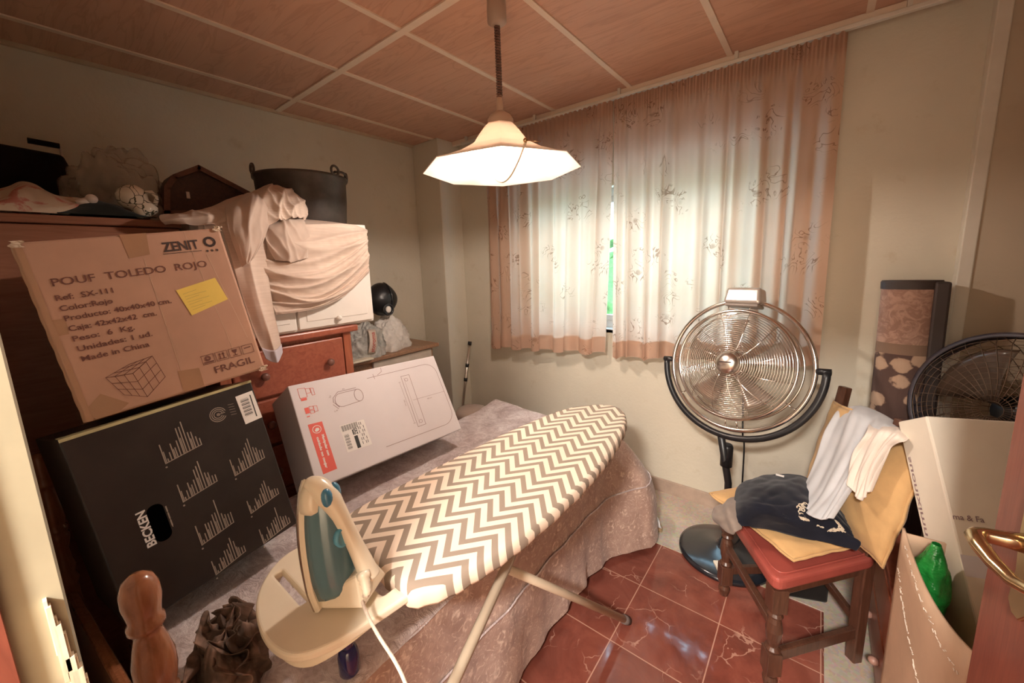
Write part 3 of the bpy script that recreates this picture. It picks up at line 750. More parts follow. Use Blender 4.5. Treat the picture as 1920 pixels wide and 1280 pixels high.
MB().grid(lambda u, v: skirt(u, 0.40 + v * 0.60) + border(u)[1] * (0.005), 320, 22).build('lace_skirt', LACE, sp, smooth=True, recalc=False)
def gather(u, v):      # seam piping
    p = skirt(u, 0.40); return p
MB().tube([gather(i / 200, 0) + border(i / 200)[1] * 0.006 for i in range(201)], 0.0035, 6).build('seam_piping', BEDTOP, sp, smooth=True)

# ------------------------------------------------------------------ printed boxes
def carton(name, label, o, ex, ey, size, mats, bev=0.004):
    M = frame(o, ex, ey); w, h, d = size
    root = thing(name, label, 'box', M=M)
    c = MB().bx((0, 0, 0), (w, h, d), M); c.build('carton', mats, root, bevel=bev, seg=2)
    return root, M
# ---- large brown carton
pouf, PF = carton('cardboard_box', 'large brown cardboard box printed POUF TOLEDO ROJO, on top of the black box', (-1.4721, 0.0064, 1.6064), (0.0716, 0.9899, 0.1226), (0.1418, 0.1115, -0.9836), (0.4041, 0.4501, 0.42), CARD, 0.006)
ZP = -0.0009
m = MB()
text(m, 'ZENIT', PF, (0.259, 0.055), 0.026, 0.082, 0.0010, z=ZP)
m.line((0.257, 0.061), (0.343, 0.062), 0.0016, PF, ZP)
for i in range(14):
    a0 = 2 * PI * i / 14; m.flat([(0.369 + r * math.cos(a), 0.039 + r * math.sin(a)) for r, a in ((0.0085, a0), (0.0155, a0), (0.0155, a0 + 0.40), (0.0085, a0 + 0.40))], PF, ZP)
ring2d(m, (0.369, 0.039), 0.0105, 0.0145, PF, ZP)
for x in (0.357, 0.369, 0.381): disc2d(m, (x, 0.0648), 0.0032, PF, ZP)
m.build('logo', INKD, pouf)
m = MB()
text(m, 'POUF  TOLEDO  ROJO', PF, (0.037, 0.110), 0.0195, 0.308, 0.0001, z=ZP)
for s, p, wd in (('Ref:  SX-111', (0.033, 0.145), 0.101), ('Color:Rojo', (0.033, 0.171), 0.093), ('Producto: 40x40x40 cm.', (0.034, 0.196), 0.204), ('Caja: 42x42x42  cm.', (0.034, 0.222), 0.165), ('Peso:  6  Kg.', (0.034, 0.248), 0.113), ('Unidades: 1 ud.', (0.035, 0.274), 0.141), ('Made in China', (0.035, 0.300), 0.128)):
    text(m, s, PF, p, 0.0135, wd, 0.0003, z=ZP)
m.build('printed_text', INK, pouf)
m = MB()      # drawing of a gridded cube pouf
A, B, C_, D = V(0.062, 0.353), V(0.112, 0.334), V(0.160, 0.327), V(0.112, 0.360)
E, F_, G = V(0.082, 0.408), V(0.122, 0.430), V(0.170, 0.391)
def quadgrid(a, b, c, d, n=3):
    for k in range(n + 1):
        t = k / n; m.line(a.lerp(d, t), b.lerp(c, t), 0.0012, PF, ZP); m.line(a.lerp(b, t), d.lerp(c, t), 0.0012, PF, ZP)
quadgrid(A, B, C_, D); quadgrid(A, D, F_, E); quadgrid(D, C_, G, F_)
m.build('cube_drawing', INK, pouf)
m = MB(); m.mi = 0
for i in range(4):
    x = 0.258 + 0.034 * i; y = 0.362
    m.polyline([(x, y), (x + 0.029, y), (x + 0.029, y + 0.026), (x, y + 0.026), (x, y)], 0.0013, PF, ZP)
    if i == 0:
        ring2d(m, (x + 0.0145, y + 0.010), 0.003, 0.0075, PF, ZP); m.line((x + 0.005, y + 0.021), (x + 0.024, y + 0.021), 0.004, PF, ZP)
    if i == 1:
        for q in (0.010, 0.019): m.line((x + q, y + 0.006), (x + q, y + 0.019), 0.003, PF, ZP); m.flat([(x + q - 0.004, y + 0.009), (x + q, y + 0.003), (x + q + 0.004, y + 0.009)], PF, ZP)
        m.line((x + 0.005, y + 0.021), (x + 0.024, y + 0.021), 0.002, PF, ZP)
    if i == 2:
        m.flat([(x + 0.008, y + 0.004), (x + 0.021, y + 0.004), (x + 0.019, y + 0.012), (x + 0.0145, y + 0.015), (x + 0.010, y + 0.012)], PF, ZP); m.line((x + 0.0145, y + 0.013), (x + 0.0145, y + 0.021), 0.002, PF, ZP); m.line((x + 0.009, y + 0.021), (x + 0.020, y + 0.021), 0.002, PF, ZP)
    if i == 3: m.line((x + 0.007, y + 0.009), (x + 0.022, y + 0.008), 0.003, PF, ZP)
text(m, 'FRAGIL', PF, (0.279, 0.421), 0.021, 0.103, 0.0002, z=ZP)
m.build('handling_marks', INK, pouf)
m = MB()
for a, b in (((0.214, 0.065), (0.205, 0.44)), ((0.318, 0.004), (0.338, 0.360)), ((0.352, 0.07), (0.384, 0.34))): m.line(a, b, 0.0011, PF, -0.0004)
m.build('tape_crease_shine', mat('pale_shine', (0.60, 0.40, 0.29), 0.4, var=0.1), pouf)  # pale lines paint the shine along the creased tape
m = MB(); m.prism([(0.256, 0.164), (0.353, 0.145), (0.367, 0.214), (0.271, 0.241)], -0.0012, PF)
yl = m.build('yellow_label', YELLOW, pouf)
m = MB()
for i in range(7):
    y = 0.178 + 0.008 * i; m.line((0.268 + 0.0015 * i, y), (0.30 + 0.0015 * i + 0.02 * (i % 2), y - 0.007), 0.0009, PF, -0.0016)
m.build('label_print', mat('faded_label_ink', (0.50, 0.38, 0.12), 0.8), yl)
for pts in ([(0.183, 0.0), (0.237, 0.0), (0.229, 0.058), (0.186, 0.063)], [(0.199, 0.385), (0.246, 0.392), (0.244, 0.446), (0.196, 0.446)], [(0.006, 0.420), (0.043, 0.389), (0.085, 0.432), (0.06, 0.448), (0.02, 0.448)], [(0.0, 0.187), (0.036, 0.19), (0.032, 0.228), (0.0, 0.228)]):
    MB().prism(pts, -0.0006, PF).build('tape_patch', TAPE, pouf)
m = MB()      # tape folded over the left front edge, crumpled at its top corner
def tapefn(u, v):
    y = 0.002 + 0.446 * v; a = -0.25 + 1.9 * u
    if a < 0.5: p = V(0.020 * (0.5 - a), y, -0.0012 - 0.002 * abs(math.sin(v * 31)) * u)
    else: p = V(-0.0018 - 0.0015 * abs(math.sin(v * 27)), y, 0.012 * (a - 0.5))
    return PF @ p
m.grid(tapefn, 8, 60); m.build('edge_tape', TAPE, pouf, smooth=True)
SCRAP = mat('clear_tape_scraps', (0.66, 0.52, 0.40), 0.15, var=0.1)
for cx_, cy_ in ((0.008, 0.005), (0.398, 0.003), (0.398, 0.447)):
    def scrap(u, v): return PF @ V(cx_ - 0.010 + 0.020 * u + 0.004 * math.sin(v * 7), cy_ - 0.008 + 0.016 * v, -0.002 - 0.006 * abs(noise.noise(V(u * 3 + cx_ * 50, v * 3 + cy_ * 50, 1))))
    MB().grid(scrap, 10, 10).build('crumpled_corner_tape', SCRAP, pouf)

# ---- black carton
blk, BF = carton('cardboard_box', 'black cardboard box printed BECKEN with white skylines, under the brown box', (-1.3569, 0.0074, 1.1511), (-0.1208, 0.9906, 0.0647), (0.1991, 0.088, -0.976), (0.4158, 0.4999, 0.36), BLACKBOX, 0.004)
m = MB()
m.bx((0.004, -0.0016, 0.0), (0.412, 0.0, 0.07), BF); m.bx((0.0, -0.0014, -0.0012), (0.4158, 0.006, 0.0), BF)
m.build('top_edge_tape', TAPEY, blk)
def skyline(mb, p, w, h, seed, dot=True):
    rnd = random.Random(seed); n = 13
    mb_h = []
    for i in range(n):
        t = i / (n - 1); env = 0.30 + 0.70 * math.exp(-((t - 0.60) / 0.24) ** 2)
        if i == 0: k = 0.62
        elif i == 1: k = 0.10
        else: k = env * rnd.uniform(0.62, 1.0)
        mb_h.append(k)
    mb_h[3] = max(mb_h[3], 0.5); mb_h[8] = 1.0
    for i, k in enumerate(mb_h):
        x = p[0] + w * i / (n - 1); y0 = p[1] - 0.012 * i / (n - 1)
        mb.line((x, y0), (x, y0 - h * k), 0.0026, BF, ZP)
        if k > 0.4 and i % 3 == 0: mb.line((x + 0.003, y0), (x + 0.003, y0 - h * k * 0.6), 0.002, BF, ZP)
    mb.line((p[0], p[1]), (p[0] + w, p[1] - 0.012), 0.0022, BF, ZP); disc2d(mb, (p[0] - 0.001, p[1] + 0.010), 0.0025, BF, ZP, 10)
for i, (p, w, h) in enumerate((((0.160, 0.145), 0.085, 0.085), ((0.296, 0.260), 0.088, 0.082), ((0.167, 0.262), 0.084, 0.080), ((0.303, 0.389), 0.087, 0.065), ((0.173, 0.397), 0.083, 0.092), ((0.309, 0.495), 0.086, 0.075), ((0.180, 0.495), 0.080, 0.066))):
    m = MB(); skyline(m, p, w, h, 40 + i); m.build('skyline_print', INKPALE, blk)
m = MB(); text(m, 'BECKEN', BF, (0.0915, 0.331), 0.0185, 0.096, 0.0008, ang=-PI / 2, z=ZP); m.build('brand_lettering', PAPER, blk)
m = MB()
for i in range(12): m.line((0.131, 0.310 - 0.005 * i), (0.131, 0.3072 - 0.005 * i), 0.0030 if i % 4 else 0.0016, BF, ZP)
m.build('small_lettering', INKPALE, blk)
hole = [(0.1095 + x, 0.284 + y) for x, y in rect_rounded(0.034, 0.100, 0.016)]
MB().prism(hole, -0.0008, BF).build('hand_hole', mat('deep_black', (0.001, 0.001, 0.001), 1.0, var=0, spec=0.0), blk)
st = MB().prism([(0.361, 0.034), (0.410, 0.032), (0.414, 0.124), (0.364, 0.126)], -0.0010, BF).build('barcode_label', PAPER, blk)
m = MB()
for i in range(16):
    y = 0.048 + 0.0036 * i; m.line((0.371, y), (0.392, y), 0.0006 + 0.0018 * ((i * 7) % 3) / 2, BF, -0.0014)
for i in range(8): m.line((0.400, 0.044 + 0.009 * i), (0.400, 0.050 + 0.009 * i), 0.003, BF, -0.0014)
m.build('barcode', INKBLACK, st)
m = MB(); cxy = (0.305, 0.068)
for r in (0.0205, 0.0155, 0.0105):
    for i in range(20):
        a0 = 0.6 + 5.4 * i / 20; a1 = 0.6 + 5.4 * (i + 1) / 20
        m.line((cxy[0] + r * math.cos(a0), cxy[1] + r * math.sin(a0)), (cxy[0] + r * math.cos(a1), cxy[1] + r * math.sin(a1)), 0.0022, BF, ZP)
m.line((0.305, 0.068), (0.322, 0.068), 0.0022, BF, ZP); text(m, 'G', BF, (0.301, 0.072), 0.008, None, 0.0004, z=ZP)
for i in range(5): m.line((0.336, 0.050 + 0.008 * i), (0.350, 0.050 + 0.008 * i + 0.002), 0.0010, BF, ZP)
m.build('round_logo', INKPALE, blk)

# ---- white carton
wht, WF = carton('cardboard_box', 'white cardboard box with red label and line drawings, tilted on the bed', (-1.612, 0.601, 1.072), (0.042, 0.998, -0.035), (0.499, -0.051, -0.865), (0.716, 0.408, 0.235), CARDW, 0.004)
WF = WF @ Matrix.Diagonal((1.072, 1.003, 1.0, 1.0))
rl = MB().prism([(0.028, 0.169), (0.078, 0.171), (0.081, 0.366), (0.031, 0.367)], -0.0007, WF).build('red_label', INKRED, wht)
m = MB(); ring2d(m, (0.053, 0.196), 0.0135, 0.0158, WF, -0.0012); m.flat([(0.045, 0.199), (0.051, 0.190), (0.060, 0.192), (0.062, 0.199), (0.055, 0.204), (0.048, 0.205)], WF, -0.0012)
text(m, 'Manipular con', WF, (0.063, 0.222), 0.0085, 0.085, 0.0005, ang=PI / 2, z=-0.0012)
text(m, 'cuidado no mojar', WF, (0.044, 0.225), 0.0085, 0.125, 0.0005, ang=PI / 2, z=-0.0012)
m.build('label_lettering', PAPER, rl)
bl = MB().prism([(0.133, 0.209), (0.231, 0.213), (0.233, 0.324), (0.132, 0.322)], -0.0006, WF).build('barcode_label', PAPER, wht)
m = MB()
for i in range(20): m.line((0.138 + 0.0032 * i, 0.214), (0.138 + 0.0032 * i, 0.236), 0.0008 + 0.0012 * ((i * 5) % 3) / 2, WF, -0.0011)
for i in range(16): m.line((0.140, 0.252 + 0.0040 * i), (0.156, 0.252 + 0.0040 * i), 0.0008 + 0.0014 * ((i * 7) % 3) / 2, WF, -0.0011)
m.flat([(0.174, 0.268), (0.188, 0.268), (0.188, 0.320), (0.174, 0.320)], WF, -0.0011); m.flat([(0.173, 0.240), (0.178, 0.240), (0.178, 0.262), (0.173, 0.262)], WF, -0.0011)
text(m, 'GRZ', WF, (0.180, 0.236), 0.013, 0.028, 0.0006, ang=PI / 2, z=-0.0011)
for i, x in enumerate((0.200, 0.207, 0.214, 0.221)):
    for j in range(6):
        if (i + j) % 3: m.line((x, 0.220 + 0.016 * j), (x, 0.230 + 0.016 * j), 0.0022, WF, -0.0011)
m.build('barcode', INKBLACK, bl)
m = MB(); LW = 0.0020
m.polyline([(0.454, 0.069), (0.497, 0.069), (0.493, 0.322), (0.452, 0.322), (0.454, 0.069)], LW, WF, ZP); m.line((0.466, 0.08), (0.464, 0.31), 0.001, WF, ZP)
ring2d(m, (0.475, 0.090), 0.0068, 0.0085, WF, ZP); ring2d(m, (0.474, 0.301), 0.0068, 0.0085, WF, ZP)
m.line((0.438, 0.095), (0.441, 0.301), 0.0012, WF, ZP); m.line((0.433, 0.095), (0.444, 0.095), 0.0012, WF, ZP); m.line((0.436, 0.301), (0.447, 0.301), 0.0012, WF, ZP)
rr = [(0.33, 0.040), (0.585, 0.036)] + [(0.590 + 0.058 * math.sin(a), 0.094 - 0.058 * math.cos(a)) for a in [PI / 2 * k / 8 for k in range(9)]] + [(0.650, 0.29)] + [(0.588 + 0.062 * math.cos(a), 0.297 + 0.062 * math.sin(a)) for a in [PI / 2 * k / 8 for k in range(9)]] + [(0.285, 0.356)]
m.polyline(rr, LW, WF, ZP); m.line((0.300, 0.041), (0.330, 0.040), LW, WF, ZP); m.line((0.33, 0.028), (0.332, 0.050), LW, WF, ZP); m.polyline([(0.350, 0.036), (0.372, 0.024), (0.374, 0.006)], 0.002, WF, ZP)
m.line((0.474, 0.195), (0.651, 0.198), 0.0012, WF, ZP)
text(m, '300 mm', WF, (0.545, 0.212), 0.006, 0.026, 0.0, z=ZP); text(m, '500 mm', WF, (0.428, 0.182), 0.006, 0.030, 0.0, ang=PI / 2, z=ZP)
m.polyline([(0.243 + 0.018 * math.cos(a), 0.105 + 0.027 * math.sin(a)) for a in [2 * PI * k / 24 for k in range(25)]], LW, WF, ZP)
m.polyline([(0.243, 0.078), (0.175, 0.078)] + [(0.170 - 0.024 * math.sin(a), 0.107 - 0.029 * math.cos(a)) for a in [PI * k / 10 for k in range(11)]] + [(0.175, 0.136), (0.243, 0.132)], LW, WF, ZP)
m.polyline([(0.240, 0.070), (0.165, 0.070), (0.142, 0.090), (0.138, 0.110)], LW, WF, ZP); m.line((0.135, 0.118), (0.150, 0.140), LW, WF, ZP); m.line((0.142, 0.112), (0.155, 0.134), LW, WF, ZP)
text(m, '45', WF, (0.185, 0.066), 0.006, 0.010, 0.0, z=ZP); text(m, 'G 40', WF, (0.132, 0.150), 0.006, 0.014, 0.0, ang=-0.2, z=ZP); text(m, '23', WF, (0.132, 0.088), 0.006, 0.010, 0.0, ang=-1.0, z=ZP)
m.build('line_drawing', INKGREY, wht)
m = MB()
for (x, y, w, h, fill) in ((0.028, 0.020, 0.026, 0.040, 0), (0.030, 0.062, 0.020, 0.010, 1), (0.054, 0.026, 0.016, 0.020, 0), (0.072, 0.028, 0.010, 0.030, 0), (0.032, 0.102, 0.015, 0.024, 1), (0.049, 0.100, 0.014, 0.014, 0), (0.049, 0.116, 0.014, 0.014, 0), (0.064, 0.102, 0.012, 0.024, 0), (0.033, 0.136, 0.010, 0.004, 1)):
    if fill: m.flat([(x, y), (x + w, y), (x + w, y + h), (x, y + h)], WF, ZP)
    else: m.polyline([(x, y), (x + w, y + 0.002), (x + w, y + h), (x, y + h), (x, y)], 0.0014, WF, ZP)
m.build('red_pictograms', INKRED, wht)

# ------------------------------------------------------------------ ironing board
BO = V(-0.80, 1.05, 0.0)
ib = thing('ironing_board', 'ironing board with cream and brown chevron cover in front of the bed', 'ironing board', BO)
outl = [(-0.652, 0.435), (-0.600, 0.50), (-0.570, 0.59), (-0.550, 0.72), (-0.538, 0.96), (-0.545, 1.15), (-0.560, 1.30), (-0.592, 1.47), (-0.625, 1.57), (-0.665, 1.640), (-0.720, 1.675), (-0.780, 1.662), (-0.840, 1.610), (-0.895, 1.53), (-0.940, 1.36), (-0.972, 1.15), (-0.990, 0.95), (-1.003, 0.75), (-1.012, 0.60), (-1.012, 0.51), (-0.995, 0.462), (-0.95, 0.442), (-0.83, 0.436), (-0.72, 0.432)]
def smooth_loop(P, n):
    P = [Vector((p[0], p[1], 0)) for p in P]; N = len(P); out = []
    for i in range(n):
        t = i / n * N; k = int(t); u = t - k
        p0, p1, p2, p3 = P[(k - 1) % N], P[k % N], P[(k + 1) % N], P[(k + 2) % N]
        out.append(0.5 * ((2 * p1) + (p2 - p0) * u + (2 * p0 - 5 * p1 + 4 * p2 - p3) * u * u + (3 * p1 - p0 - 3 * p2 + p3) * u ** 3))
    return out
LP = smooth_loop(outl, 140)
def normals(L):
    n = len(L); r = []
    for i in range(n):
        t = (L[(i + 1) % n] - L[i - 1]).normalized(); r.append(V(t.y, -t.x, 0))
    return r
NL = normals(LP)
ctr = V(-0.78, 1.0, 0)
vs = []; lay = [(-0.020, 0.783), (-0.004, 0.786), (0.003, 0.797), (0.004, 0.812), (0.001, 0.825), (-0.006, 0.832), (-0.018, 0.835)]
for off, z in lay:
    for i, (p, n) in enumerate(zip(LP, NL)):
        w = 0.0022 * math.sin(i * 1.9) * (1 if z < 0.82 else 0)
        dz = -0.012 * max(0, 1 - (p.y - 0.435) / 0.12) * (1 if z < 0.80 else 0) if p.y < 0.555 else 0
        vs.append(V(p.x, p.y, z + dz) + n * (off + w))
fs = []; n = len(LP)
for a in range(len(lay) - 1):
    for i in range(n):
        j = (i + 1) % n; fs.append((a * n + i, a * n + j, (a + 1) * n + j, (a + 1) * n + i))
for a in range(1, 9):
    for p in vs[(len(lay) - 1) * n:len(lay) * n]:
        q = ctr.lerp(V(p.x, p.y, 0), 1 - a / 9.0); q.z = 0.835 + 0.0012 * noise.noise(V(q.x * 9, q.y * 9, 0)); vs.append(q)
L0 = len(lay) - 1
for a in range(8):
    for i in range(n):
        j = (i + 1) % n; fs.append(((L0 + a) * n + i, (L0 + a) * n + j, (L0 + a + 1) * n + j, (L0 + a + 1) * n + i))
vs.append(V(ctr.x, ctr.y, 0.835)); k = len(vs) - 1
for i in range(n): fs.append(((L0 + 8) * n + i, (L0 + 8) * n + (i + 1) % n, k))
MB().add(vs, fs).build('board_cover', CHEVRON, ib, smooth=True)
MB().prism([(p.x - q.x * 0.022, p.y - q.y * 0.022) for p, q in zip(LP, NL)], 0.024, Matrix.Translation(V(0, 0, 0.798))).build('board_panel', CREAMMETAL, ib)
# iron rest at the tail, with two openings
cu = bpy.data.curves.new('rest', 'CURVE'); cu.dimensions = '2D'; cu.fill_mode = 'BOTH'; cu.extrude = 0.004; cu.bevel_depth = 0.006; cu.bevel_resolution = 2
def spl(pts):
    s = cu.splines.new('POLY'); s.points.add(len(pts) - 1)
    for q, p in zip(s.points, pts): q.co = (p[0], p[1], 0, 1)
    s.use_cyclic_u = True
rest = smooth_loop([(-0.664, 0.455), (-0.672, 0.36), (-0.690, 0.275), (-0.722, 0.226), (-0.775, 0.207), (-0.84, 0.208), (-0.915, 0.228), (-0.975, 0.27), (-1.008, 0.325), (-1.0, 0.39), (-0.975, 0.44), (-0.93, 0.475), (-0.80, 0.485), (-0.70, 0.478)], 80)
spl(rest)
spl([(-0.80, 0.445), (-0.922, 0.447), (-0.915, 0.395), (-0.79, 0.395)][::-1] if False else rect_rounded(0.240, 0.070, 0.012, 4, -0.815, 0.425))
spl(rect_rounded(0.150, 0.030, 0.008, 4, -0.895, 0.285))
co = bpy.data.objects.new('rest', cu); COL.objects.link(co); dg = bpy.context.evaluated_depsgraph_get(); me = co.evaluated_get(dg).to_mesh()
m = MB(); m.add([V(v.co.x, v.co.y, v.co.z + 0.803) for v in me.vertices], [tuple(f.vertices) for f in me.polygons])
co.evaluated_get(dg).to_mesh_clear(); bpy.data.objects.remove(co); bpy.data.curves.remove(cu)
rs = m.build('iron_rest', CREAMMETAL, ib, merge=0.0001)
# rolled rim of the rest, deeper on the near side
RN = normals(rest); m = MB(); vs = []; fs = []; n = len(rest)
lay = [(0.0, 0.812), (0.012, 0.806), (0.018, 0.790), (0.018, 0.772), (0.010, 0.765)]
for off, z in lay:
    for p, q in zip(rest, RN):
        near = max(0.0, min(1.0, (0.40 - p.y) / 0.16)); vs.append(V(p.x, p.y, 0.812 - (0.812 - z) * (0.30 + 0.70 * near)) + q * off * near)
for a in range(len(lay) - 1):
    for i in range(n): j = (i + 1) % n; fs.append((a * n + i, a * n + j, (a + 1) * n + j, (a + 1) * n + i))
m.add(vs, fs); m.build('rest_rim', CREAMMETAL, ib, smooth=True)
for x in (-0.70, -0.93): MB().tube([V(x, 0.30, 0.787), V(x, 0.62, 0.787)], 0.008, 8).build('rest_arm', LEGMETAL, ib, smooth=True)
# folding legs
FA = V(-0.655, 0.49, 0.016); TA = V(-0.60, 0.82, 0.790)
TA = at(1010, 930, z=0.786); q = at(850, 1280, d=0.86)
dA = (q - TA).normalized(); FA = TA + dA * ((TA.z - 0.014) / -dA.z)
MB().tube([TA, FA], 0.0135, 12).build('leg', LEGMETAL, ib, smooth=True)
FB = V(-0.535, 1.385, 0.014); TB = at(800, 1000, z=0.786)
QB = at(915, 1050, d=1.13); dB = (QB - FB).normalized(); TB = FB + dB * ((0.786 - FB.z) / dB.z)
lb = MB().tube([FB, TB], 0.0140, 12).build('leg', LEGMETAL, ib, smooth=True)
MB().tube([FB - dB * 0.016, FB + dB * 0.028], 0.0175, 14).build('rubber_foot', RUBBER, lb, smooth=True)
m = MB(); pm = FB + dB * (FB - at(968, 1072, d=1.16)).length; m.ball(pm + V(0.012, -0.012, 0.006), 0.006, 10, 6); m.build('rivet', RUBBER, ib, smooth=True)

# ------------------------------------------------------------------ iron
HC = V(-0.826, 0.309, 0.812)
Nn = V(-0.89, -0.456, 0).normalized(); Dp = -Nn; Wd = V(0.456, -0.89, 0).normalized()
HC = V(-0.806, 0.330, 0.818)
IM = Matrix(((Wd.x, Dp.x, 0, HC.x), (Wd.y, Dp.y, 0, HC.y), (0, 0, 1, HC.z), (0, 0, 0, 1))) @ Matrix.Rotation(math.radians(8), 4, 'X')     # x width, y sole->handle, z towards the tip
iron = thing('steam_iron', 'cream and blue steam iron standing on its heel on the iron rest', 'iron', M=IM)
def sole_half(u):      # half width along the height u (0..0.265)
    t = u / 0.265
    return 0.061 * (1 - t ** 2.4) ** 0.75 * (0.90 + 0.10 * min(1, t * 6))
def loft(levels, n=28, cap0=True, cap1=True):
    m = MB(); vs = []; fs = []
    us = [i / n for i in range(n + 1)]
    for (t, sw, u0, u1) in levels:
        ring = []
        for a in us: u = u0 + (u1 - u0) * a; ring.append((sole_half(min(0.265, max(0, (u - u0) / (u1 - u0) * 0.265))) * sw, u))
        for w, u in ring: vs.append(IM @ V(w, t, u))
        for w, u in reversed(ring[:-1]): vs.append(IM @ V(-w, t, u))
    k = 2 * n + 1
    for i in range(len(levels) - 1):
        for j in range(k):
            l = (j + 1) % k; fs.append((i * k + j, i * k + l, (i + 1) * k + l, (i + 1) * k + j))
    if cap0: fs.append(tuple(range(k - 1, -1, -1)))
    if cap1: fs.append(tuple(range((len(levels) - 1) * k, len(levels) * k)))
    return m.add(vs, fs)
loft([(0.0, 0.97, 0.002, 0.263), (0.003, 1.0, 0.0, 0.265), (0.009, 1.0, 0.0, 0.265)]).build('soleplate', SOLE, iron, smooth=False)
loft([(0.009, 1.03, 0.0, 0.267), (0.016, 1.02, 0.0, 0.266), (0.020, 0.98, 0.004, 0.262)]).build('skirt_band', IRONW, iron)
loft([(0.020, 0.95, 0.022, 0.258), (0.035, 0.93, 0.022, 0.250), (0.055, 0.84, 0.024, 0.232), (0.070, 0.66, 0.028, 0.205), (0.080, 0.40, 0.035, 0.170)]).build('water_tank', TANK, iron, smooth=True)
m = MB()     # heel block
m.add([IM @ V(*p) for p in [(-0.050, 0.016, 0.0), (0.050, 0.016, 0.0), (0.048, 0.118, 0.0), (-0.048, 0.118, 0.0), (-0.048, 0.016, 0.032), (0.048, 0.016, 0.032), (0.026, 0.105, 0.062), (-0.026, 0.105, 0.062)]], [(3, 2, 1, 0), (4, 5, 6, 7), (0, 1, 5, 4), (1, 2, 6, 5), (2, 3, 7, 6), (3, 0, 4, 7)])
m.build('heel', IRONW, iron, bevel=0.008, seg=3)
hp = [V(0, 0.016, 0.258), V(0, 0.036, 0.250), V(0, 0.056, 0.226), V(0, 0.070, 0.195), V(0, 0.082, 0.155), V(0, 0.094, 0.110), V(0, 0.104, 0.070), V(0, 0.110, 0.035)]
hr = [0.012, 0.021, 0.024, 0.019, 0.0165, 0.0165, 0.019, 0.022]
m = MB(); N_ = 40
m.tube([IM @ cr(hp, i / N_) for i in range(N_ + 1)], [hr[min(6, int(i / N_ * 7))] * (1 - (i / N_ * 7 - min(6, int(i / N_ * 7)))) + hr[min(6, int(i / N_ * 7)) + 1] * (i / N_ * 7 - min(6, int(i / N_ * 7))) for i in range(N_ + 1)], 16)
hdl = m.build('handle', IRONW, iron, smooth=True)
loft([(0.014, 0.60, 0.205, 0.264), (0.034, 0.55, 0.200, 0.262), (0.046, 0.40, 0.195, 0.252)], 16).build('front_housing', IRONW, iron, smooth=True)
for s in (-1, 1):
    c = IM @ V(0.0125 * s, 0.066, 0.228)
    MB().ball(c, (0.0125, 0.012, 0.021), 16, 10, IM.to_3x3()).build('spray_button', IRONB, iron, smooth=True)
DI = IM @ Matrix.Translation(V(0.012, 0.079, 0.140)) @ Matrix.Rotation(math.radians(80), 4, 'Z') @ Matrix.Rotation(math.radians(90), 4, 'Y')
MB().lathe([(0.0, -0.006), (0.020, -0.006), (0.021, 0.004), (0.017, 0.007), (0.014, 0.004), (0.0, 0.004)], DI, 24).build('thermostat_dial', mat('blue_dial', (0.10, 0.36, 0.52), 0.2, coat=0.4, var=0.1), iron, smooth=True)
cp = [IM @ V(0.020, 0.116, 0.040), IM @ V(0.034, 0.126, 0.032)]
m = MB(); g = IM @ V(0.012, 0.112, 0.050)
q0 = IM @ V(0.016, 0.110, 0.058); q1 = IM @ V(0.040, 0.128, 0.026)
m.tube([q0, q0.lerp(q1, .25), q0.lerp(q1, .3), q0.lerp(q1, .45), q0.lerp(q1, .5), q0.lerp(q1, .65), q0.lerp(q1, .7), q0.lerp(q1, .85), q0.lerp(q1, .9), q1], [0.014, 0.013, 0.010, 0.011, 0.009, 0.010, 0.008, 0.009, 0.007, 0.006], 12)
m.build('cord_sleeve', IRONW, iron, smooth=True)
cpts = [q1 - V(0, 0, 0.0), at(678, 1120, d=0.805), at(690, 1155, d=0.775), at(712, 1195, d=0.735), at(738, 1235, d=0.700), at(758, 1275, d=0.680), at(775, 1330, d=0.668), at(785, 1420, d=0.665)]
MB().tube([cr(cpts, i / 60) for i in range(61)], 0.0034, 8).build('power_cord', mat('cloth_flex', (0.62, 0.50, 0.40), 0.7, var=0.2, scale=150), iron, smooth=True)

# small dark blue bottle on the rim of the bed
bt = thing('small_bottle', 'small dark blue bottle standing on the bed edge below the iron', 'bottle', (-0.800, 0.352, BZ + 0.004))
T = Matrix.Translation(V(-0.800, 0.352, BZ + 0.004))
BLUEG = mat('cobalt_blue_plastic', (0.012, 0.014, 0.09), 0.12, coat=0.6, var=0.05)
MB().lathe([(0.0, 0), (0.021, 0.0), (0.0235, 0.005), (0.0235, 0.045), (0.020, 0.060), (0.013, 0.068), (0.0, 0.069)], T, 24).build('bottle_body', BLUEG, bt, smooth=True)
MB().lathe([(0.0, 0.067), (0.0135, 0.067), (0.0145, 0.072), (0.0145, 0.088), (0.011, 0.094), (0.0, 0.095)], T, 20).build('bottle_cap', BLUEG, bt, smooth=True)

# crumpled brown printed cloth beside the bedpost
def heap(fn_r, c, r, n1=64, n2=40, sq=1.0):
    m = MB(); c = Vector(c)
    def fn(u, v):
        a = 2 * PI * u; t = v
        k = math.sin(t * PI / 2); h = math.cos(t * PI / 2)
        d = V(math.cos(a) * k, math.sin(a) * k, h); q = fn_r(d)
        return c + V(d.x * r[0] * q, d.y * r[1] * q, max(0.0, d.z) * r[2] * q)
    return m.grid(fn, n1, n2)
def ruffle(d):
    w = noise.noise(V(d.x * 1.7, d.y * 1.7, d.z * 1.2 + 4)); a = math.atan2(d.y, d.x)
    f = 1 - abs(math.sin(a * 3.5 + 2.0 * w + 1.5 * d.z))
    return 0.80 + 0.13 * f + 0.22 * w + 0.05 * noise.noise(d * 7)
HPC = V(-1.035, 0.185, BZ + 0.004); HPR = (0.135, 0.082, 0.125)
hpm = heap(ruffle, HPC, HPR, 120, 60)
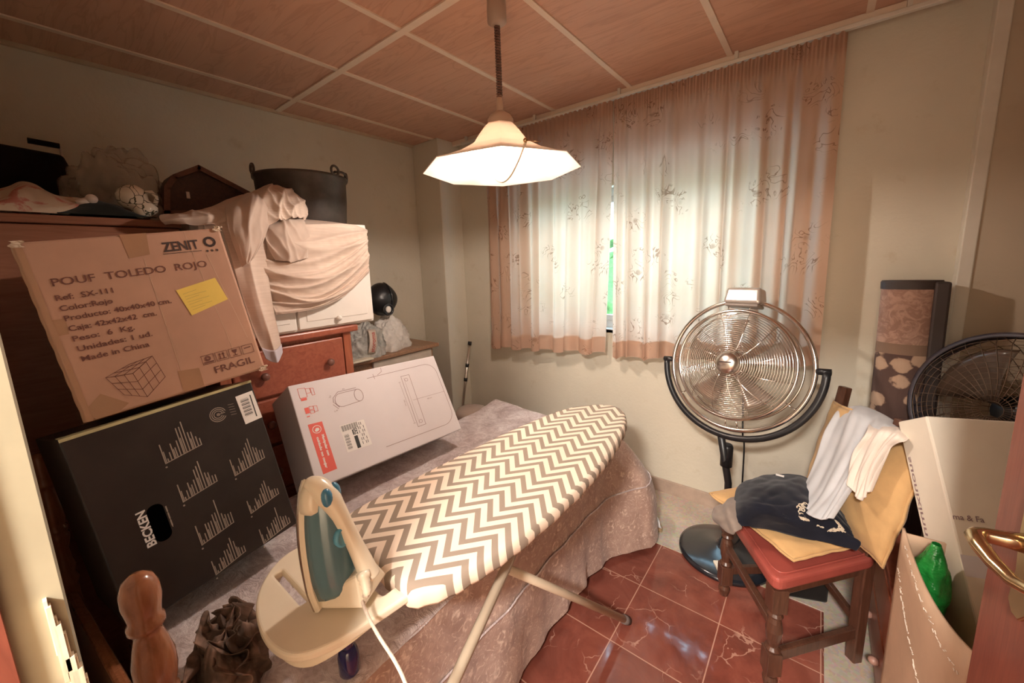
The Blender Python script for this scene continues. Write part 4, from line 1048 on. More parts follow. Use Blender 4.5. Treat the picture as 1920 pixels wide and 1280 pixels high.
bc = thing('crumpled_cloth', 'crumpled brown printed cloth heaped on the bed beside the bedpost', 'cloth', HPC)
hpm.build('cloth_body', BROWNCLOTH, bc, smooth=True, merge=0.0005, recalc=False)
rnd = random.Random(31); fr = MB()
for k in range(10):
    a0 = rnd.uniform(0, 2 * PI); t0 = rnd.uniform(0.05, 0.55); da = rnd.uniform(0.7, 1.5); dt = rnd.uniform(0.2, 0.6); ph = rnd.uniform(0, 6); wd_ = rnd.uniform(0.035, 0.060)
    def ribbon(u, v):
        a = a0 + da * u + 0.25 * math.sin(u * 9 + ph); t = t0 + dt * u
        d = V(math.cos(a) * math.sin(t * PI / 2), math.sin(a) * math.sin(t * PI / 2), math.cos(t * PI / 2)); q = ruffle(d) * 0.97
        p = HPC + V(d.x * HPR[0] * q, d.y * HPR[1] * q, d.z * HPR[2] * q)
        n_ = V(d.x / HPR[0], d.y / HPR[1], d.z / HPR[2]).normalized(); side = n_.cross(V(0.3, 0.2, 1)).normalized()
        h = wd_ * v * math.sin(min(1, max(0, u)) * PI) ** 0.5
        return p + n_ * h * 0.75 + side * (h * 0.7 * math.sin(ph) + 0.013 * v * math.sin(u * 15 + ph) + 0.004 * v * math.sin(u * 37 + ph))
    fr.grid(ribbon, 50, 6)
fr.build('frill', BROWNCLOTH, bc, smooth=True, solid=0.0015, recalc=False)

# ------------------------------------------------------------------ furniture along the left wall
ch = thing('chest_of_drawers', 'red pine chest of drawers carrying the white cabinet, behind the white box', 'chest of drawers', (-2.10, 0.74, 0))
FX = -1.85
MB().bx((-2.35, 0.445, 0.0), (FX - 0.02, 1.012, 1.205)).build('carcass', CHESTV, ch)
m = MB(); m.bx((FX - 0.02, 0.445, 0), (FX, 0.485, 1.205)); m.bx((FX - 0.02, 0.972, 0), (FX, 1.012, 1.205)); m.build('front_stile', CHESTV, ch, bevel=0.003)
MB().bx((-2.36, 0.435, 1.205), (FX + 0.022, 1.045, 1.238)).build('chest_top', CHESTW, ch, bevel=0.007)
for k in range(5):
    z1 = 1.185 - 0.218 * k
    dr = MB().bx((FX - 0.018, 0.490, z1 - 0.205), (FX + 0.003, 0.967, z1)).build('drawer', CHESTW, ch, bevel=0.006)
    for y in (0.60, 0.885):
        MB().lathe([(0.0, 0.032), (0.011, 0.031), (0.017, 0.025), (0.0175, 0.018), (0.010, 0.011), (0.008, 0.0), (0.0, 0.0)], Matrix.Translation(V(FX + 0.003, y, z1 - 0.11)) @ Matrix.Rotation(PI / 2, 4, 'Y'), 18).build('knob', KNOBW, dr, smooth=True)
wc = thing('white_cabinet', 'white wall cabinet standing on the red chest, half covered by a cream cloth', 'cabinet', (-2.1, 0.82, 1.238))
MB().bx((-2.36, 0.455, 1.240), (FX + 0.0, 1.150, 1.735)).build('cabinet_body', WHITEP, wc, bevel=0.004)
wd = MB().bx((FX, 0.765, 1.252), (FX + 0.018, 1.140, 1.722)).build('cabinet_door', WHITEP, wc, bevel=0.003)
m = MB(); m.bx((FX + 0.018, 0.80, 1.285), (FX + 0.021, 1.105, 1.69)); m.build('door_panel', WHITEP, wd, bevel=0.003)
MB().ball((FX + 0.033, 0.945, 1.283), (0.014, 0.013, 0.013), 16, 10).build('knob', WHITEP, wd, smooth=True)
wd = MB().bx((FX, 0.470, 1.252), (FX + 0.018, 0.755, 1.722)).build('cabinet_door', WHITEP, wc, bevel=0.003)
MB().bx((FX + 0.018, 0.50, 1.285), (FX + 0.021, 0.725, 1.69)).build('door_panel', WHITEP, wd, bevel=0.003)
wr = thing('wardrobe', 'brown veneered wardrobe behind the brown cardboard box, loaded with clutter', 'wardrobe', (-2.2, 0.18, 0))
MB().bx((-2.72, -0.085, 0.0), (-1.968, 0.425, 1.695)).build('wardrobe_body', WARDROBE, wr, bevel=0.004)
MB().bx((-2.73, -0.09, 1.695), (-1.950, 0.430, 1.722)).build('wardrobe_top', WARDROBE, wr, bevel=0.005)
MB().bx((-1.968, -0.08, 0.06), (-1.950, 0.42, 1.69)).build('wardrobe_door', WARDROBE, wr, bevel=0.003)
tb = thing('side_table', 'small wooden side table with pale drawer, holding plastic bags, beside the chest', 'table', (-2.5, 1.6, 0))
MB().bx((-2.73, 1.20, 0.902), (-2.265, 1.945, 0.930)).build('table_top', TABLEW, tb, bevel=0.006)
m = MB().bx((-2.70, 1.23, 0.73), (-2.32, 1.90, 0.902)).build('apron', TABLEW, tb)
MB().bx((-2.32, 1.395, 0.740), (-2.295, 1.890, 0.892)).build('drawer', mat('grey_cream_drawer', (0.66, 0.57, 0.48), 0.4), tb, bevel=0.004)
for x in (-2.70, -2.33):
    for y in (1.235, 1.895): MB().bx((x - 0.02, y - 0.02, 0), (x + 0.02, y + 0.02, 0.902)).build('leg', TABLEW, tb, bevel=0.004)
o = MB().bx((-2.285, 1.215, 0.931), (-2.225, 1.36, 0.945)).build('small_tray', CREAMMETAL, None, bevel=0.005); tag(o, 'pale tray edge sticking out under the grey plastic bag', 'tray')
TZ = 0.931

# plastic bags and helmet on the side table
def bagfn(seed, k=0.25):
    def f(d): return 0.86 + k * noise.noise(d * 1.8 + V(seed, 0, 0)) + 0.16 * abs(noise.noise(d * 5 + V(0, seed, 0))) + 0.03 * noise.noise(d * 16)
    return f
def bag(name, label, mt, c, r, seed, neck=None):
    root = thing(name, label, 'plastic bag', (c[0], c[1], c[2]), group=None)
    heap(bagfn(seed), c, r, 80, 50).build('bag_body', mt, root, smooth=True, merge=0.0005, recalc=False)
    if neck is not None:
        m = MB(); b = Vector(c) + V(0, 0, r[2] * 0.9)
        for i in range(5):
            a = i * 1.3 + seed; m.tube([b + V(0, 0, -0.02), b + V(0.012 * math.cos(a), 0.012 * math.sin(a), 0.01), b + V(0.04 * math.cos(a), 0.04 * math.sin(a), neck * (0.6 + 0.1 * i))], [0.016, 0.010, 0.014], 8)
        m.build('knotted_neck', mt, root, smooth=True)
    return root
gb = bag('plastic_bag', 'greyish translucent plastic bag with red lettering on the side table', GREYBAG, (-2.345, 1.375, TZ), (0.095, 0.155, 0.235), 3)
GM = frame(at(700, 663, x=-2.238), (0.0, 0.17, 1), (0.0, 1, -0.17))
m = MB(); m.grid(lambda u, v: GM @ V(0.155 * u, -0.030 + 0.056 * v, -0.002 + 0.090 * (u - 0.4) ** 2 + 0.020 * (v - 0.5) ** 2), 10, 6)
pb = m.build('label_band', mat('bag_print_cream', (0.60, 0.50, 0.42), 0.5), gb, smooth=True, solid=0.0006)
m = MB(); text(m, 'storoma', GM, (0.010, 0.010), 0.030, 0.130, 0.0010, z=0.0)
for p_ in m.v:
    l = GM.inverted() @ p_; l.z = -0.0040 + 0.090 * (l.x / 0.155 - 0.4) ** 2 + 0.020 * ((l.y + 0.03) / 0.056 - 0.5) ** 2; p_.xyz = GM @ l
m.build('red_lettering', mat('faded_red_print', (0.50, 0.13, 0.10), 0.6, var=0.1), pb)
bag('plastic_bag', 'white plastic bag on the side table under the black helmet', WHITEBAG, (-2.42, 1.615, TZ), (0.12, 0.165, 0.25), 8, 0.05)
hl = thing('black_helmet', 'black rounded helmet lying on the plastic bags beside the cabinet', 'helmet', at(718, 590, x=-2.40))
hc = at(715, 561, x=-2.43)
def helm(d): return 1.0 + 0.02 * math.cos(4 * math.atan2(d.z, d.y))
m = MB(); m.ball(hc, (0.098, 0.112, 0.115), 36, 24, fn=helm); m.build('helmet_shell', BLACKP, hl, smooth=True)
q = at(729, 580, x=-2.335)
m = MB(); m.tube([q + V(-0.006, 0.036 * math.cos(a), 0.036 * math.sin(a)) for a in [2 * PI * k / 24 for k in range(24)]], 0.009, 8, closed=True); m.build('vent_ring', BLACKG, hl, smooth=True)
m = MB(); m.ball(q + V(-0.004, 0, 0), (0.012, 0.022, 0.024), 14, 8); m.build('white_lining', PAPER, hl, smooth=True)
m = MB(); m.tube([hc + V(0.100 * math.cos(a) , 0.085, 0.117 * math.sin(a)) * 0.98 + V(0, -0.06, 0) for a in [-0.9 + 2.4 * k / 20 for k in range(21)]], 0.006, 6); m.build('shell_ridge', BLACKG, hl, smooth=True)

# pot on the cabinet
pot = thing('cooking_pot', 'big blackened pot with ring handles standing on the white cabinet', 'pot', (-2.085, 0.965, 1.737))
T = Matrix.Translation(V(-2.085, 0.965, 1.737))
PR = 0.205
MB().lathe([(0.0, 0.0), (PR * 0.90, 0.0), (PR * 0.93, 0.012), (PR * 0.98, 0.12), (PR, 0.215), (PR + 0.008, 0.222), (PR + 0.008, 0.236), (PR - 0.004, 0.238), (PR - 0.008, 0.22), (PR * 0.94, 0.10), (PR * 0.88, 0.02), (0.0, 0.018)], T, 56).build('pot_body', POTM, pot, smooth=True)
for a in (-95, 20, 70):
    a = math.radians(a); c = V(-2.085 + (PR + 0.006) * math.cos(a), 0.965 + (PR + 0.006) * math.sin(a), 1.737 + 0.252); t = V(-math.sin(a), math.cos(a), 0)
    MB().tube([c + t * 0.024 * math.cos(b) + V(0, 0, 0.022 * math.sin(b)) for b in [2 * PI * k / 20 for k in range(20)]], 0.0058, 8, closed=True).build('ring_handle', POTM, pot, smooth=True)
m = MB(); m.tube([V(-2.085 + (PR + 0.002) * math.cos(a), 0.965 + (PR + 0.002) * math.sin(a), 1.737 + 0.246 + 0.012 * math.sin((a - 0.35) * 3.5)) for a in [0.35 + 0.9 * k / 20 for k in range(21)]], 0.006, 8); m.build('bail_handle', POTM, pot, smooth=True)

# cream cloth draped over the cabinet
dr = thing('draped_cloth', 'cream cloth draped in folds over the white cabinet, its end hanging down', 'cloth', (-1.82, 0.75, 1.738))
CXP = -1.800
def P_(x, y, d=0.0): return at(x, y, x=CXP + d)
def swagfold(u, v, p):
    f = math.sin(v * 26 + 5.5 * (u - 0.15) ** 2 * 2 + 1.5 * math.sin(u * 4)) * 0.6 + math.sin(v * 51 + 7 * u + 1) * 0.25 + 0.8 * noise.noise(V(u * 2.2, v * 7, 1))
    e = min(1, v * 5) * min(1, (1.02 - v) * 4) * (0.4 + 0.6 * math.sin(min(1, u * 1.1) * PI))
    return V(0.020 * f * e + 0.003 * noise.noise(V(u * 20, v * 20, 0)), 0, 0.006 * f * e)
def crease(t): return (1 - abs(math.sin(t))) ** 1.4
def swagfold(u, v, p):
    w = noise.noise(V(u * 1.8, v * 3, 1))
    f = crease(v * 13 - 2.2 * u + 1.2 * w) * 0.9 + 0.45 * crease(v * 29 + 3.0 * u + 2 * w) + 0.5 * noise.noise(V(u * 3, v * 6, 4))
    e = min(1, v * 6) * min(1, (1.03 - v) * 5) * (0.35 + 0.65 * math.sin(min(1, u * 0.95 + 0.05) * PI) ** 0.6)
    return V(0.030 * f * e + 0.002 * noise.noise(V(u * 22, v * 22, 0)), 0, 0.010 * f * e)
rows = [[P_(462, 414, -0.14), P_(540, 414, -0.15), P_(610, 420, -0.16), P_(655, 426, -0.18), P_(683, 432, -0.20)],
        [P_(458, 424, 0.005), P_(535, 422, 0.03), P_(600, 424, 0.025), P_(655, 430, 0.015), P_(687, 434, 0.0)],
        [P_(462, 470, 0.012), P_(530, 492, 0.045), P_(600, 496, 0.045), P_(655, 476, 0.030), P_(688, 452, 0.010)],
        [P_(486, 520, 0.010), P_(540, 538, 0.035), P_(605, 536, 0.040), P_(657, 506, 0.024), P_(690, 474, 0.008)],
        [P_(506, 562, 0.008), P_(550, 568, 0.022), P_(603, 562, 0.026), P_(654, 531, 0.016), P_(691, 497, 0.006)],
        [P_(516, 590, 0.006), P_(556, 585, 0.012), P_(600, 576, 0.014), P_(648, 553, 0.010), P_(691, 512, 0.004)]]
MB().grid(patch(rows, swagfold), 110, 170).build('swag', DRAPE, dr, smooth=True, solid=0.003)
def stripfold(u, v, p):
    f = crease(u * 4.2 + 0.8 * v + 0.6 * math.sin(v * 3)) + 0.5 * noise.noise(V(u * 3, v * 4, 2))
    return V(0.014 * f * min(1, v * 3 + 0.1), 0, 0)
rows = [[P_(398, 396, -0.10), P_(430, 384, -0.08), P_(465, 380, -0.08), P_(500, 388, -0.08)],
        [P_(412, 420, 0.03), P_(440, 412, 0.045), P_(468, 412, 0.05), P_(498, 420, 0.045)],
        [P_(432, 480, 0.040), P_(452, 478, 0.050), P_(474, 484, 0.05), P_(500, 492, 0.040)],
        [P_(452, 548, 0.035), P_(470, 550, 0.048), P_(490, 556, 0.045), P_(510, 566, 0.035)],
        [P_(476, 620, 0.030), P_(494, 624, 0.044), P_(510, 624, 0.040), P_(522, 622, 0.030)],
        [P_(498, 672, 0.030), P_(510, 678, 0.038), P_(521, 676, 0.036), P_(529, 660, 0.030)]]
sf = patch(rows, stripfold)
MB().grid(sf, 60, 110).build('hanging_end', DRAPE, dr, smooth=True, solid=0.003)
MB().grid(lambda u, v: sf(u, 0.90 + 0.105 * v) + V(0.005, 0, 0), 30, 8).build('lilac_hem', MAUVEW, dr, smooth=True, solid=0.002)
def bf(k1, k2, amp, seed, edge=0.35):
    def g(u, v, p):
        w = noise.noise(V(u * 2.2, v * 2.2, seed))
        f = crease(u * k1 + k2 * v + 1.5 * w) + 0.5 * crease(u * k1 * 2.1 - k2 * v + seed + 2 * w) + 0.7 * noise.noise(V(u * 5, v * 5, seed + 3))
        e = max(0.0, math.sin(min(1, max(0, u)) * PI)) ** edge
        return V(amp * f * e, 0.2 * amp * f, 0.55 * amp * f * e)
    return g
# loose end lying to the left
rows = [[P_(299, 404, -0.17), P_(345, 402, -0.16), P_(388, 392, -0.15), P_(428, 374, -0.14), P_(462, 366, -0.14)],
        [P_(298, 406, -0.09), P_(345, 400, -0.07), P_(390, 392, -0.05), P_(430, 380, -0.04), P_(464, 372, -0.03)],
        [P_(302, 414, -0.05), P_(348, 411, -0.02), P_(394, 406, 0.01), P_(434, 402, 0.02), P_(466, 398, 0.03)],
        [P_(310, 421, -0.06), P_(352, 421, -0.02), P_(398, 424, 0.01), P_(438, 430, 0.03), P_(470, 432, 0.03)]]
MB().grid(patch(rows, bf(7, 2.5, 0.010, 2)), 90, 40).build('loose_end', DRAPE, dr, smooth=True, solid=0.003)
# turned-over flap with its pointed tip, and the knot of folds right of it
rows = [[P_(425, 380, -0.12), P_(455, 366, -0.14), P_(486, 362, -0.14), P_(512, 374, -0.12)],
        [P_(422, 392, 0.02), P_(452, 380, 0.05), P_(484, 374, 0.06), P_(514, 386, 0.04)],
        [P_(428, 428, 0.06), P_(452, 424, 0.085), P_(480, 418, 0.09), P_(505, 416, 0.07)],
        [P_(440, 464, 0.065), P_(456, 466, 0.085), P_(476, 460, 0.085), P_(494, 448, 0.07)],
        [P_(454, 500, 0.065), P_(460, 498, 0.075), P_(466, 494, 0.075), P_(474, 484, 0.065)]]
MB().grid(patch(rows, bf(5, 1.2, 0.012, 5)), 60, 60).build('turned_flap', CLOTHBEIGE, dr, smooth=True, solid=0.003)
rows = [[P_(470, 362, -0.12), P_(492, 352, -0.16), P_(520, 352, -0.15), P_(545, 360, -0.13), P_(560, 376, -0.12)],
        [P_(474, 372, 0.03), P_(500, 358, 0.02), P_(530, 358, 0.03), P_(558, 370, 0.03), P_(574, 388, 0.00)],
        [P_(488, 398, 0.07), P_(512, 386, 0.08), P_(538, 384, 0.08), P_(560, 392, 0.07), P_(575, 402, 0.03)],
        [P_(500, 424, 0.07), P_(520, 416, 0.08), P_(542, 410, 0.085), P_(560, 410, 0.07), P_(572, 412, 0.03)]]
MB().grid(patch(rows, bf(9, 5, 0.016, 8)), 90, 60).build('bunched_top', DRAPE, dr, smooth=True, solid=0.003)
rows = [[P_(492, 405, 0.02), P_(516, 404, 0.03), P_(544, 404, 0.04), P_(566, 408, 0.0)],
        [P_(494, 428, 0.06), P_(522, 426, 0.08), P_(552, 424, 0.07), P_(576, 426, 0.03)],
        [P_(500, 458, 0.06), P_(530, 462, 0.085), P_(562, 458, 0.075), P_(584, 452, 0.035)],
        [P_(516, 488, 0.055), P_(544, 492, 0.075), P_(572, 486, 0.065), P_(592, 474, 0.035)]]
MB().grid(patch(rows, bf(6, 2, 0.013, 11)), 70, 50).build('second_flap', CLOTHBEIGE, dr, smooth=True, solid=0.003)

# clutter on top of the wardrobe
WT = 1.7235
def ol(pts, x): return [(at(px, py, x=x).y, at(px, py, x=x).z) for px, py in pts]
YZ = lambda x: Matrix(((0, 0, 1, x), (1, 0, 0, 0), (0, 1, 0, 0), (0, 0, 0, 1)))     # (a, b, h) -> (x + h, a, b)
bb = thing('black_bag', 'black boxy bag at the back left on the wardrobe', 'bag', (-2.5, 0.03, WT))
pts = ol([(-20, 266), (0, 268), (118, 290), (134, 318), (148, 345), (150, 372), (-20, 372)], -2.42)
pts = [(a, max(b, WT + 0.001)) for a, b in pts]
pts[-1] = (pts[-1][0], WT + 0.001); pts[-2] = (pts[-2][0], WT + 0.001)
MB().prism(pts, 0.24, YZ(-2.66)).build('bag_body', BLACKBAG, bb, bevel=0.012, seg=3)
m = MB(); m.tube([V(-2.41, 0.02, WT + 0.10), V(-2.40, 0.06, WT + 0.112), V(-2.41, 0.10, WT + 0.10)], 0.006, 8); m.build('bag_handle', GREYP, bb, smooth=True)
pn = thing('marker_pen', 'dark slim pen lying on the black bag on the wardrobe', 'pen', at(80, 268, x=-2.52))
a_, b_ = at(51, 263, x=-2.5), at(112, 274, x=-2.5)
MB().tube([a_, a_.lerp(b_, 0.7), b_], 0.011, 10).build('pen_barrel', BLACKBAG, pn, smooth=True)
MB().tube([b_, b_ + V(0, 0, -0.075)], 0.004, 6).build('pen_clip', SILVER, pn, smooth=True)
cl_ = thing('crumpled_cloth', 'pink and cream crumpled cloth on the front left of the wardrobe top', 'cloth', (-2.06, 0.09, WT))
def pinkfold(u, v, p): return V(0, 0, 0.018 * noise.noise(V(u * 5, v * 5, 2)) + 0.012 * math.sin(u * 12 + v * 5)) * math.sin(min(1, v * 1.15) * PI) * 1.0
rows = [[V(-2.22, -0.05, WT + 0.002), V(-2.23, 0.02, WT + 0.004), V(-2.24, 0.10, WT + 0.004), V(-2.22, 0.19, WT + 0.004)],
        [V(-2.17, -0.05, WT + 0.075), V(-2.16, 0.03, WT + 0.095), V(-2.16, 0.11, WT + 0.105), V(-2.15, 0.20, WT + 0.05)],
        [V(-2.06, -0.05, WT + 0.065), V(-2.05, 0.03, WT + 0.080), V(-2.05, 0.10, WT + 0.085), V(-2.04, 0.205, WT + 0.045)],
        [V(-1.98, -0.05, WT + 0.028), V(-1.97, 0.03, WT + 0.030), V(-1.97, 0.09, WT + 0.030), V(-1.98, 0.17, WT + 0.02)],
        [V(-1.958, -0.05, WT + 0.004), V(-1.955, 0.02, WT + 0.004), V(-1.956, 0.08, WT + 0.004), V(-1.97, 0.14, WT + 0.004)]]
MB().grid(patch(rows, pinkfold), 50, 50).build('cloth_body', PINKWHITE, cl_, smooth=True, solid=0.003, offset=1)
m = MB(); m.ball(V(-1.99, 0.205, WT + 0.062), 0.016, 14, 10); m.tube([V(-2.0, 0.17, WT + 0.045), V(-1.992, 0.20, WT + 0.058)], 0.012, 8); m.build('cord_stopper', CLOTHPALE, cl_, smooth=True)
o = thing('crumpled_cloth', 'black cloth lying in front on the wardrobe beside the patterned jug', 'cloth', (-2.03, 0.26, WT))
rows = [[V(-2.14, 0.11, WT + 0.004), V(-2.14, 0.19, WT + 0.004), V(-2.14, 0.28, WT + 0.004), V(-2.14, 0.35, WT + 0.003)],
        [V(-2.06, 0.11, WT + 0.012), V(-2.06, 0.19, WT + 0.058), V(-2.06, 0.27, WT + 0.048), V(-2.06, 0.34, WT + 0.008)],
        [V(-1.99, 0.11, WT + 0.008), V(-1.99, 0.19, WT + 0.045), V(-1.99, 0.26, WT + 0.042), V(-1.99, 0.345, WT + 0.006)],
        [V(-1.955, 0.12, WT + 0.004), V(-1.952, 0.19, WT + 0.006), V(-1.952, 0.27, WT + 0.006), V(-1.95, 0.36, WT + 0.004)]]
MB().grid(patch(rows, lambda u, v, p: V(0, 0, 0.006 * noise.noise(V(u * 6, v * 6, 5)) * math.sin(v * PI))), 40, 30).build('cloth_body', DARKCLOTH, o, smooth=True, solid=0.003, offset=1)
jg = thing('patterned_jug', 'white glazed jug with dark branch pattern lying on the wardrobe edge', 'jug', (-2.03, 0.315, WT))
j0 = at(250, 372, x=-2.0); j1 = at(288, 410, x=-1.975)
ax = (j1 - j0).normalized(); JM = Matrix.Translation(j0) @ ax.to_track_quat('Z', 'Y').to_matrix().to_4x4()
MB().lathe([(0.0, -0.045), (0.022, -0.043), (0.040, -0.030), (0.046, -0.008), (0.043, 0.012), (0.034, 0.026), (0.033, 0.032), (0.038, 0.044), (0.037, 0.062), (0.028, 0.074), (0.0, 0.078)], JM, 32).build('jug_body', JUG, jg, smooth=True)
m = MB(); m.tube([JM @ V(0.0, 0.040, 0.0), JM @ V(0.0, 0.060, 0.012), JM @ V(0, 0.060, 0.035), JM @ V(0, 0.038, 0.052)], 0.007, 8); m.build('jug_handle', JUG, jg, smooth=True)
tbg = thing('plastic_bag', 'crumpled clear plastic bag in the middle of the wardrobe top', 'plastic bag', (-2.32, 0.31, WT))
m = MB(); c = V(-2.30, 0.30, WT + 0.085)
def cb(d): return 0.88 + 0.30 * noise.noise(d * 1.6 + V(9, 0, 0)) + 0.22 * abs(noise.noise(d * 4 + V(0, 5, 0)))
heap(cb, (-2.31, 0.335, WT), (0.13, 0.185, 0.345), 70, 44).build('bag_body', CLEARBAG, tbg, smooth=True, merge=0.0005, recalc=False)
m = MB(); m.ball(V(-2.30, 0.285, WT + 0.185), (0.06, 0.060, 0.055), 22, 14); o = m.build('grey_bottle', GREYP, None, smooth=True); tag(o, 'rounded grey bottle inside the clear plastic bag on the wardrobe', 'bottle')
m = MB(); m.bx((-2.40, 0.23, WT + 0.001), (-2.24, 0.36, WT + 0.118)); o = m.build('black_case', BLACKP, None, bevel=0.01); tag(o, 'black case under the clear plastic bag on the wardrobe', 'case')
# house-shaped dark wooden box
pent = ol([(306, 404), (306, 350), (322, 328), (370, 310), (466, 360), (480, 372), (480, 404)], -2.22)
pent = [(a, max(b, WT + 0.012)) for a, b in pent]
zb = min(b for a, b in pent)
hb = thing('wooden_case', 'dark wooden house-shaped case between clear bag and pot', 'wooden box', (-2.3, sum(a for a, b in pent) / 7, zb))
MB().prism(pent, 0.14, YZ(-2.36)).build('case_body', DARKWOOD, hb, bevel=0.004)
m = MB(); loop = [V(-2.214, a, b) for a, b in pent]
for i in range(len(loop)):
    p, q = loop[i], loop[(i + 1) % len(loop)]; d = (q - p).normalized(); nn = V(0, -d.z, d.y)
    c = (sum(loop, V(0, 0, 0)) / len(loop)); s = 1 if (c - p).dot(nn) > 0 else -1; nn *= s * 0.020
    m.add([p, q, q + nn, p + nn, p + V(0.012, 0, 0), q + V(0.012, 0, 0), q + nn + V(0.012, 0, 0), p + nn + V(0.012, 0, 0)], [(0, 1, 2, 3), (4, 5, 6, 7), (0, 1, 5, 4), (2, 3, 7, 6), (1, 2, 6, 5), (0, 3, 7, 4)])
m.build('case_rim', wood('rim_brown_wood', (0.10, 0.04, 0.025), (0.17, 0.075, 0.05), (8, 8, 8), 0.4), hb)
cy_ = sum(a for a, b in pent) / 7
MB().bx((-2.219, at(352, 366, x=-2.219).y - 0.006, at(352, 366, x=-2.219).z - 0.014), (-2.212, at(352, 366, x=-2.219).y + 0.006, at(352, 366, x=-2.219).z + 0.014)).build('small_plate', SILVER, hb)
sup = MB().bx((-2.45, 0.43, 1.4), (-2.35, 0.44, 1.41)) if False else None

# tube and stool in the window corner
pb, pt = at(866, 775, y=2.30), at(881, 640, y=2.40)
d_ = (pb - pt).normalized(); bot = pt + d_ * (pt.z / -d_.z)
vt = thing('metal_tube', 'thin metal tube with black clips leaning in the corner by the window', 'tube', bot)
MB().tube([bot, pt], 0.0135, 12).build('tube_shaft', STEEL, vt, smooth=True)
m = MB()
for a in (0.0, 0.20, 0.33): q = pt + d_ * (0.0 + 0.62 * a * 1.6); m.tube([q, q + d_ * 0.030], 0.0165, 12)
m.build('tube_clip', BLACKP, vt, smooth=True)
s0 = at(888, 768, z=0.45)
st_ = thing('round_stool', 'beige round stool top just showing behind the bed corner', 'stool', (s0.x, s0.y, 0))
MB().lathe([(0.0, 0.36), (0.10, 0.36), (0.118, 0.375), (0.120, 0.43), (0.105, 0.452), (0.0, 0.456)], Matrix.Translation(V(s0.x - 0.02, s0.y, 0)), 28).build('seat', CLOTHBEIGE, st_, smooth=True)
for k in range(3):
    a = k * 2.1; MB().tube([V(s0.x - 0.02 + 0.07 * math.cos(a), s0.y + 0.07 * math.sin(a), 0.362), V(s0.x - 0.02 + 0.10 * math.cos(a), s0.y + 0.10 * math.sin(a), 0)], 0.012, 8).build('leg', TABLEW, st_, smooth=True)

# white shoe behind the foot of the bed
sh_ = thing('white_shoe', 'white sneaker peeping out behind the lace skirt', 'shoe', (-0.66, 2.05, 0.005))
SM = rotz(math.radians(-30), (-0.690, 2.085, 0.005)) @ Matrix.Scale(0.80, 4)
def shoefn(u, v):
    a = 2 * PI * v; t = u
    hw = 0.046 * (math.sin(PI * min(1, 0.12 + t * 0.95)) ** 0.4) * (0.9 + 0.15 * t); h = 0.095 - 0.055 * t ** 1.5 if t < 0.95 else 0.03
    h *= (1 - max(0, (t - 0.9) / 0.1) ** 2 * 0.6)
    y = hw * math.cos(a); z = 0.022 + max(0.0, math.sin(a)) * h + min(0, math.sin(a)) * 0.004
    return SM @ V(-0.13 + 0.27 * t, y, z)
MB().grid(shoefn, 24, 24).build('shoe_upper', mat('white_leather', (0.80, 0.80, 0.82), 0.4, var=0.03), sh_, smooth=True)
MB().prism([(-0.135 + 0.28 * (i / 20), 0.050 * math.sin(PI * min(1, 0.10 + i / 20 * 0.9)) ** 0.5) for i in range(21)] + [(-0.135 + 0.28 * (i / 20), -0.050 * math.sin(PI * min(1, 0.10 + i / 20 * 0.9)) ** 0.5) for i in range(20, -1, -1)], 0.022, SM).build('shoe_sole', mat('tan_sole', (0.35, 0.24, 0.14), 0.7), sh_)
m = MB(); m.tube([SM @ V(0.03, -0.05, 0.04), SM @ V(0.03, -0.025, 0.075), SM @ V(0.03, 0.025, 0.075), SM @ V(0.03, 0.05, 0.04)], 0.005, 6); m.build('shoe_strap', GREYP, sh_, smooth=True)

# ------------------------------------------------------------------ standing fans
def grille(mb, c, M, R, depth, nr, ns, rw, front=True, r0=0.06, dome=0.6):
    """wire basket: rings and spokes of a fan guard; M columns across, up, facing"""
    sgn = 1 if front else -1
    def prof(r): return sgn * depth * (1 - (r / R) ** 3.2) ** dome if r < R else 0.0
    for i in range(nr + 1):
        r = r0 + (R - r0) * i / nr
        n = max(20, int(48 * (0.4 + 0.6 * r / R)))
        mb.tube([M @ V(r * math.cos(2 * PI * k / n), r * math.sin(2 * PI * k / n), prof(min(r, R * 0.9999))) for k in range(n)], rw, 4, closed=True)
    for k in range(ns):
        a = 2 * PI * k / ns
        mb.tube([M @ V((r0 + (R - r0) * j / 7) * math.cos(a + 0.04 * j), (r0 + (R - r0) * j / 7) * math.sin(a + 0.04 * j), prof((r0 + (R - r0) * j / 7) * 0.9999)) for j in range(8)], rw * 1.3, 4)
def facing(c, n):
    n = Vector(n).normalized(); a = V(0, 0, 1).cross(n).normalized(); b = n.cross(a); c = Vector(c)
    return Matrix(((a.x, b.x, n.x, c.x), (a.y, b.y, n.y, c.y), (a.z, b.z, n.z, c.z), (0, 0, 0, 1)))
def blades(mb, M, R, n, z=0.0, r0=0.05, w=0.55):
    for k in range(n):
        a0 = 2 * PI * k / n + 0.3
        def fn(u, v):
            r = r0 + (R - r0) * u; a = a0 + (v - 0.5) * w * (0.75 + 0.5 * u); return M @ V(r * math.cos(a), r * math.sin(a), z + (v - 0.5) * -0.055)
        mb.grid(fn, 10, 6)
    return mb
FC = V(-0.290, 2.045, 1.012); FM = facing(FC, (-0.20, -0.93, 0.26)) @ Matrix.Scale(0.925, 4) @ Matrix.Rotation(math.radians(5), 4, 'Z'); BXM = FM @ Matrix.Rotation(math.radians(-4), 4, 'Z'); FBX, FBY = -0.283, 2.052
fan = thing('pedestal_fan', 'big steel fan with black base standing under the right curtain', 'fan', (FBX, FBY, 0))
circ = lambda r, z, n=72: [FM @ V(r * math.cos(2 * PI * k / n), r * math.sin(2 * PI * k / n), z) for k in range(n)]
MB().tube(circ(0.332, -0.03), 0.0105, 12, closed=True).build('outer_ring', CHROME, fan, smooth=True)
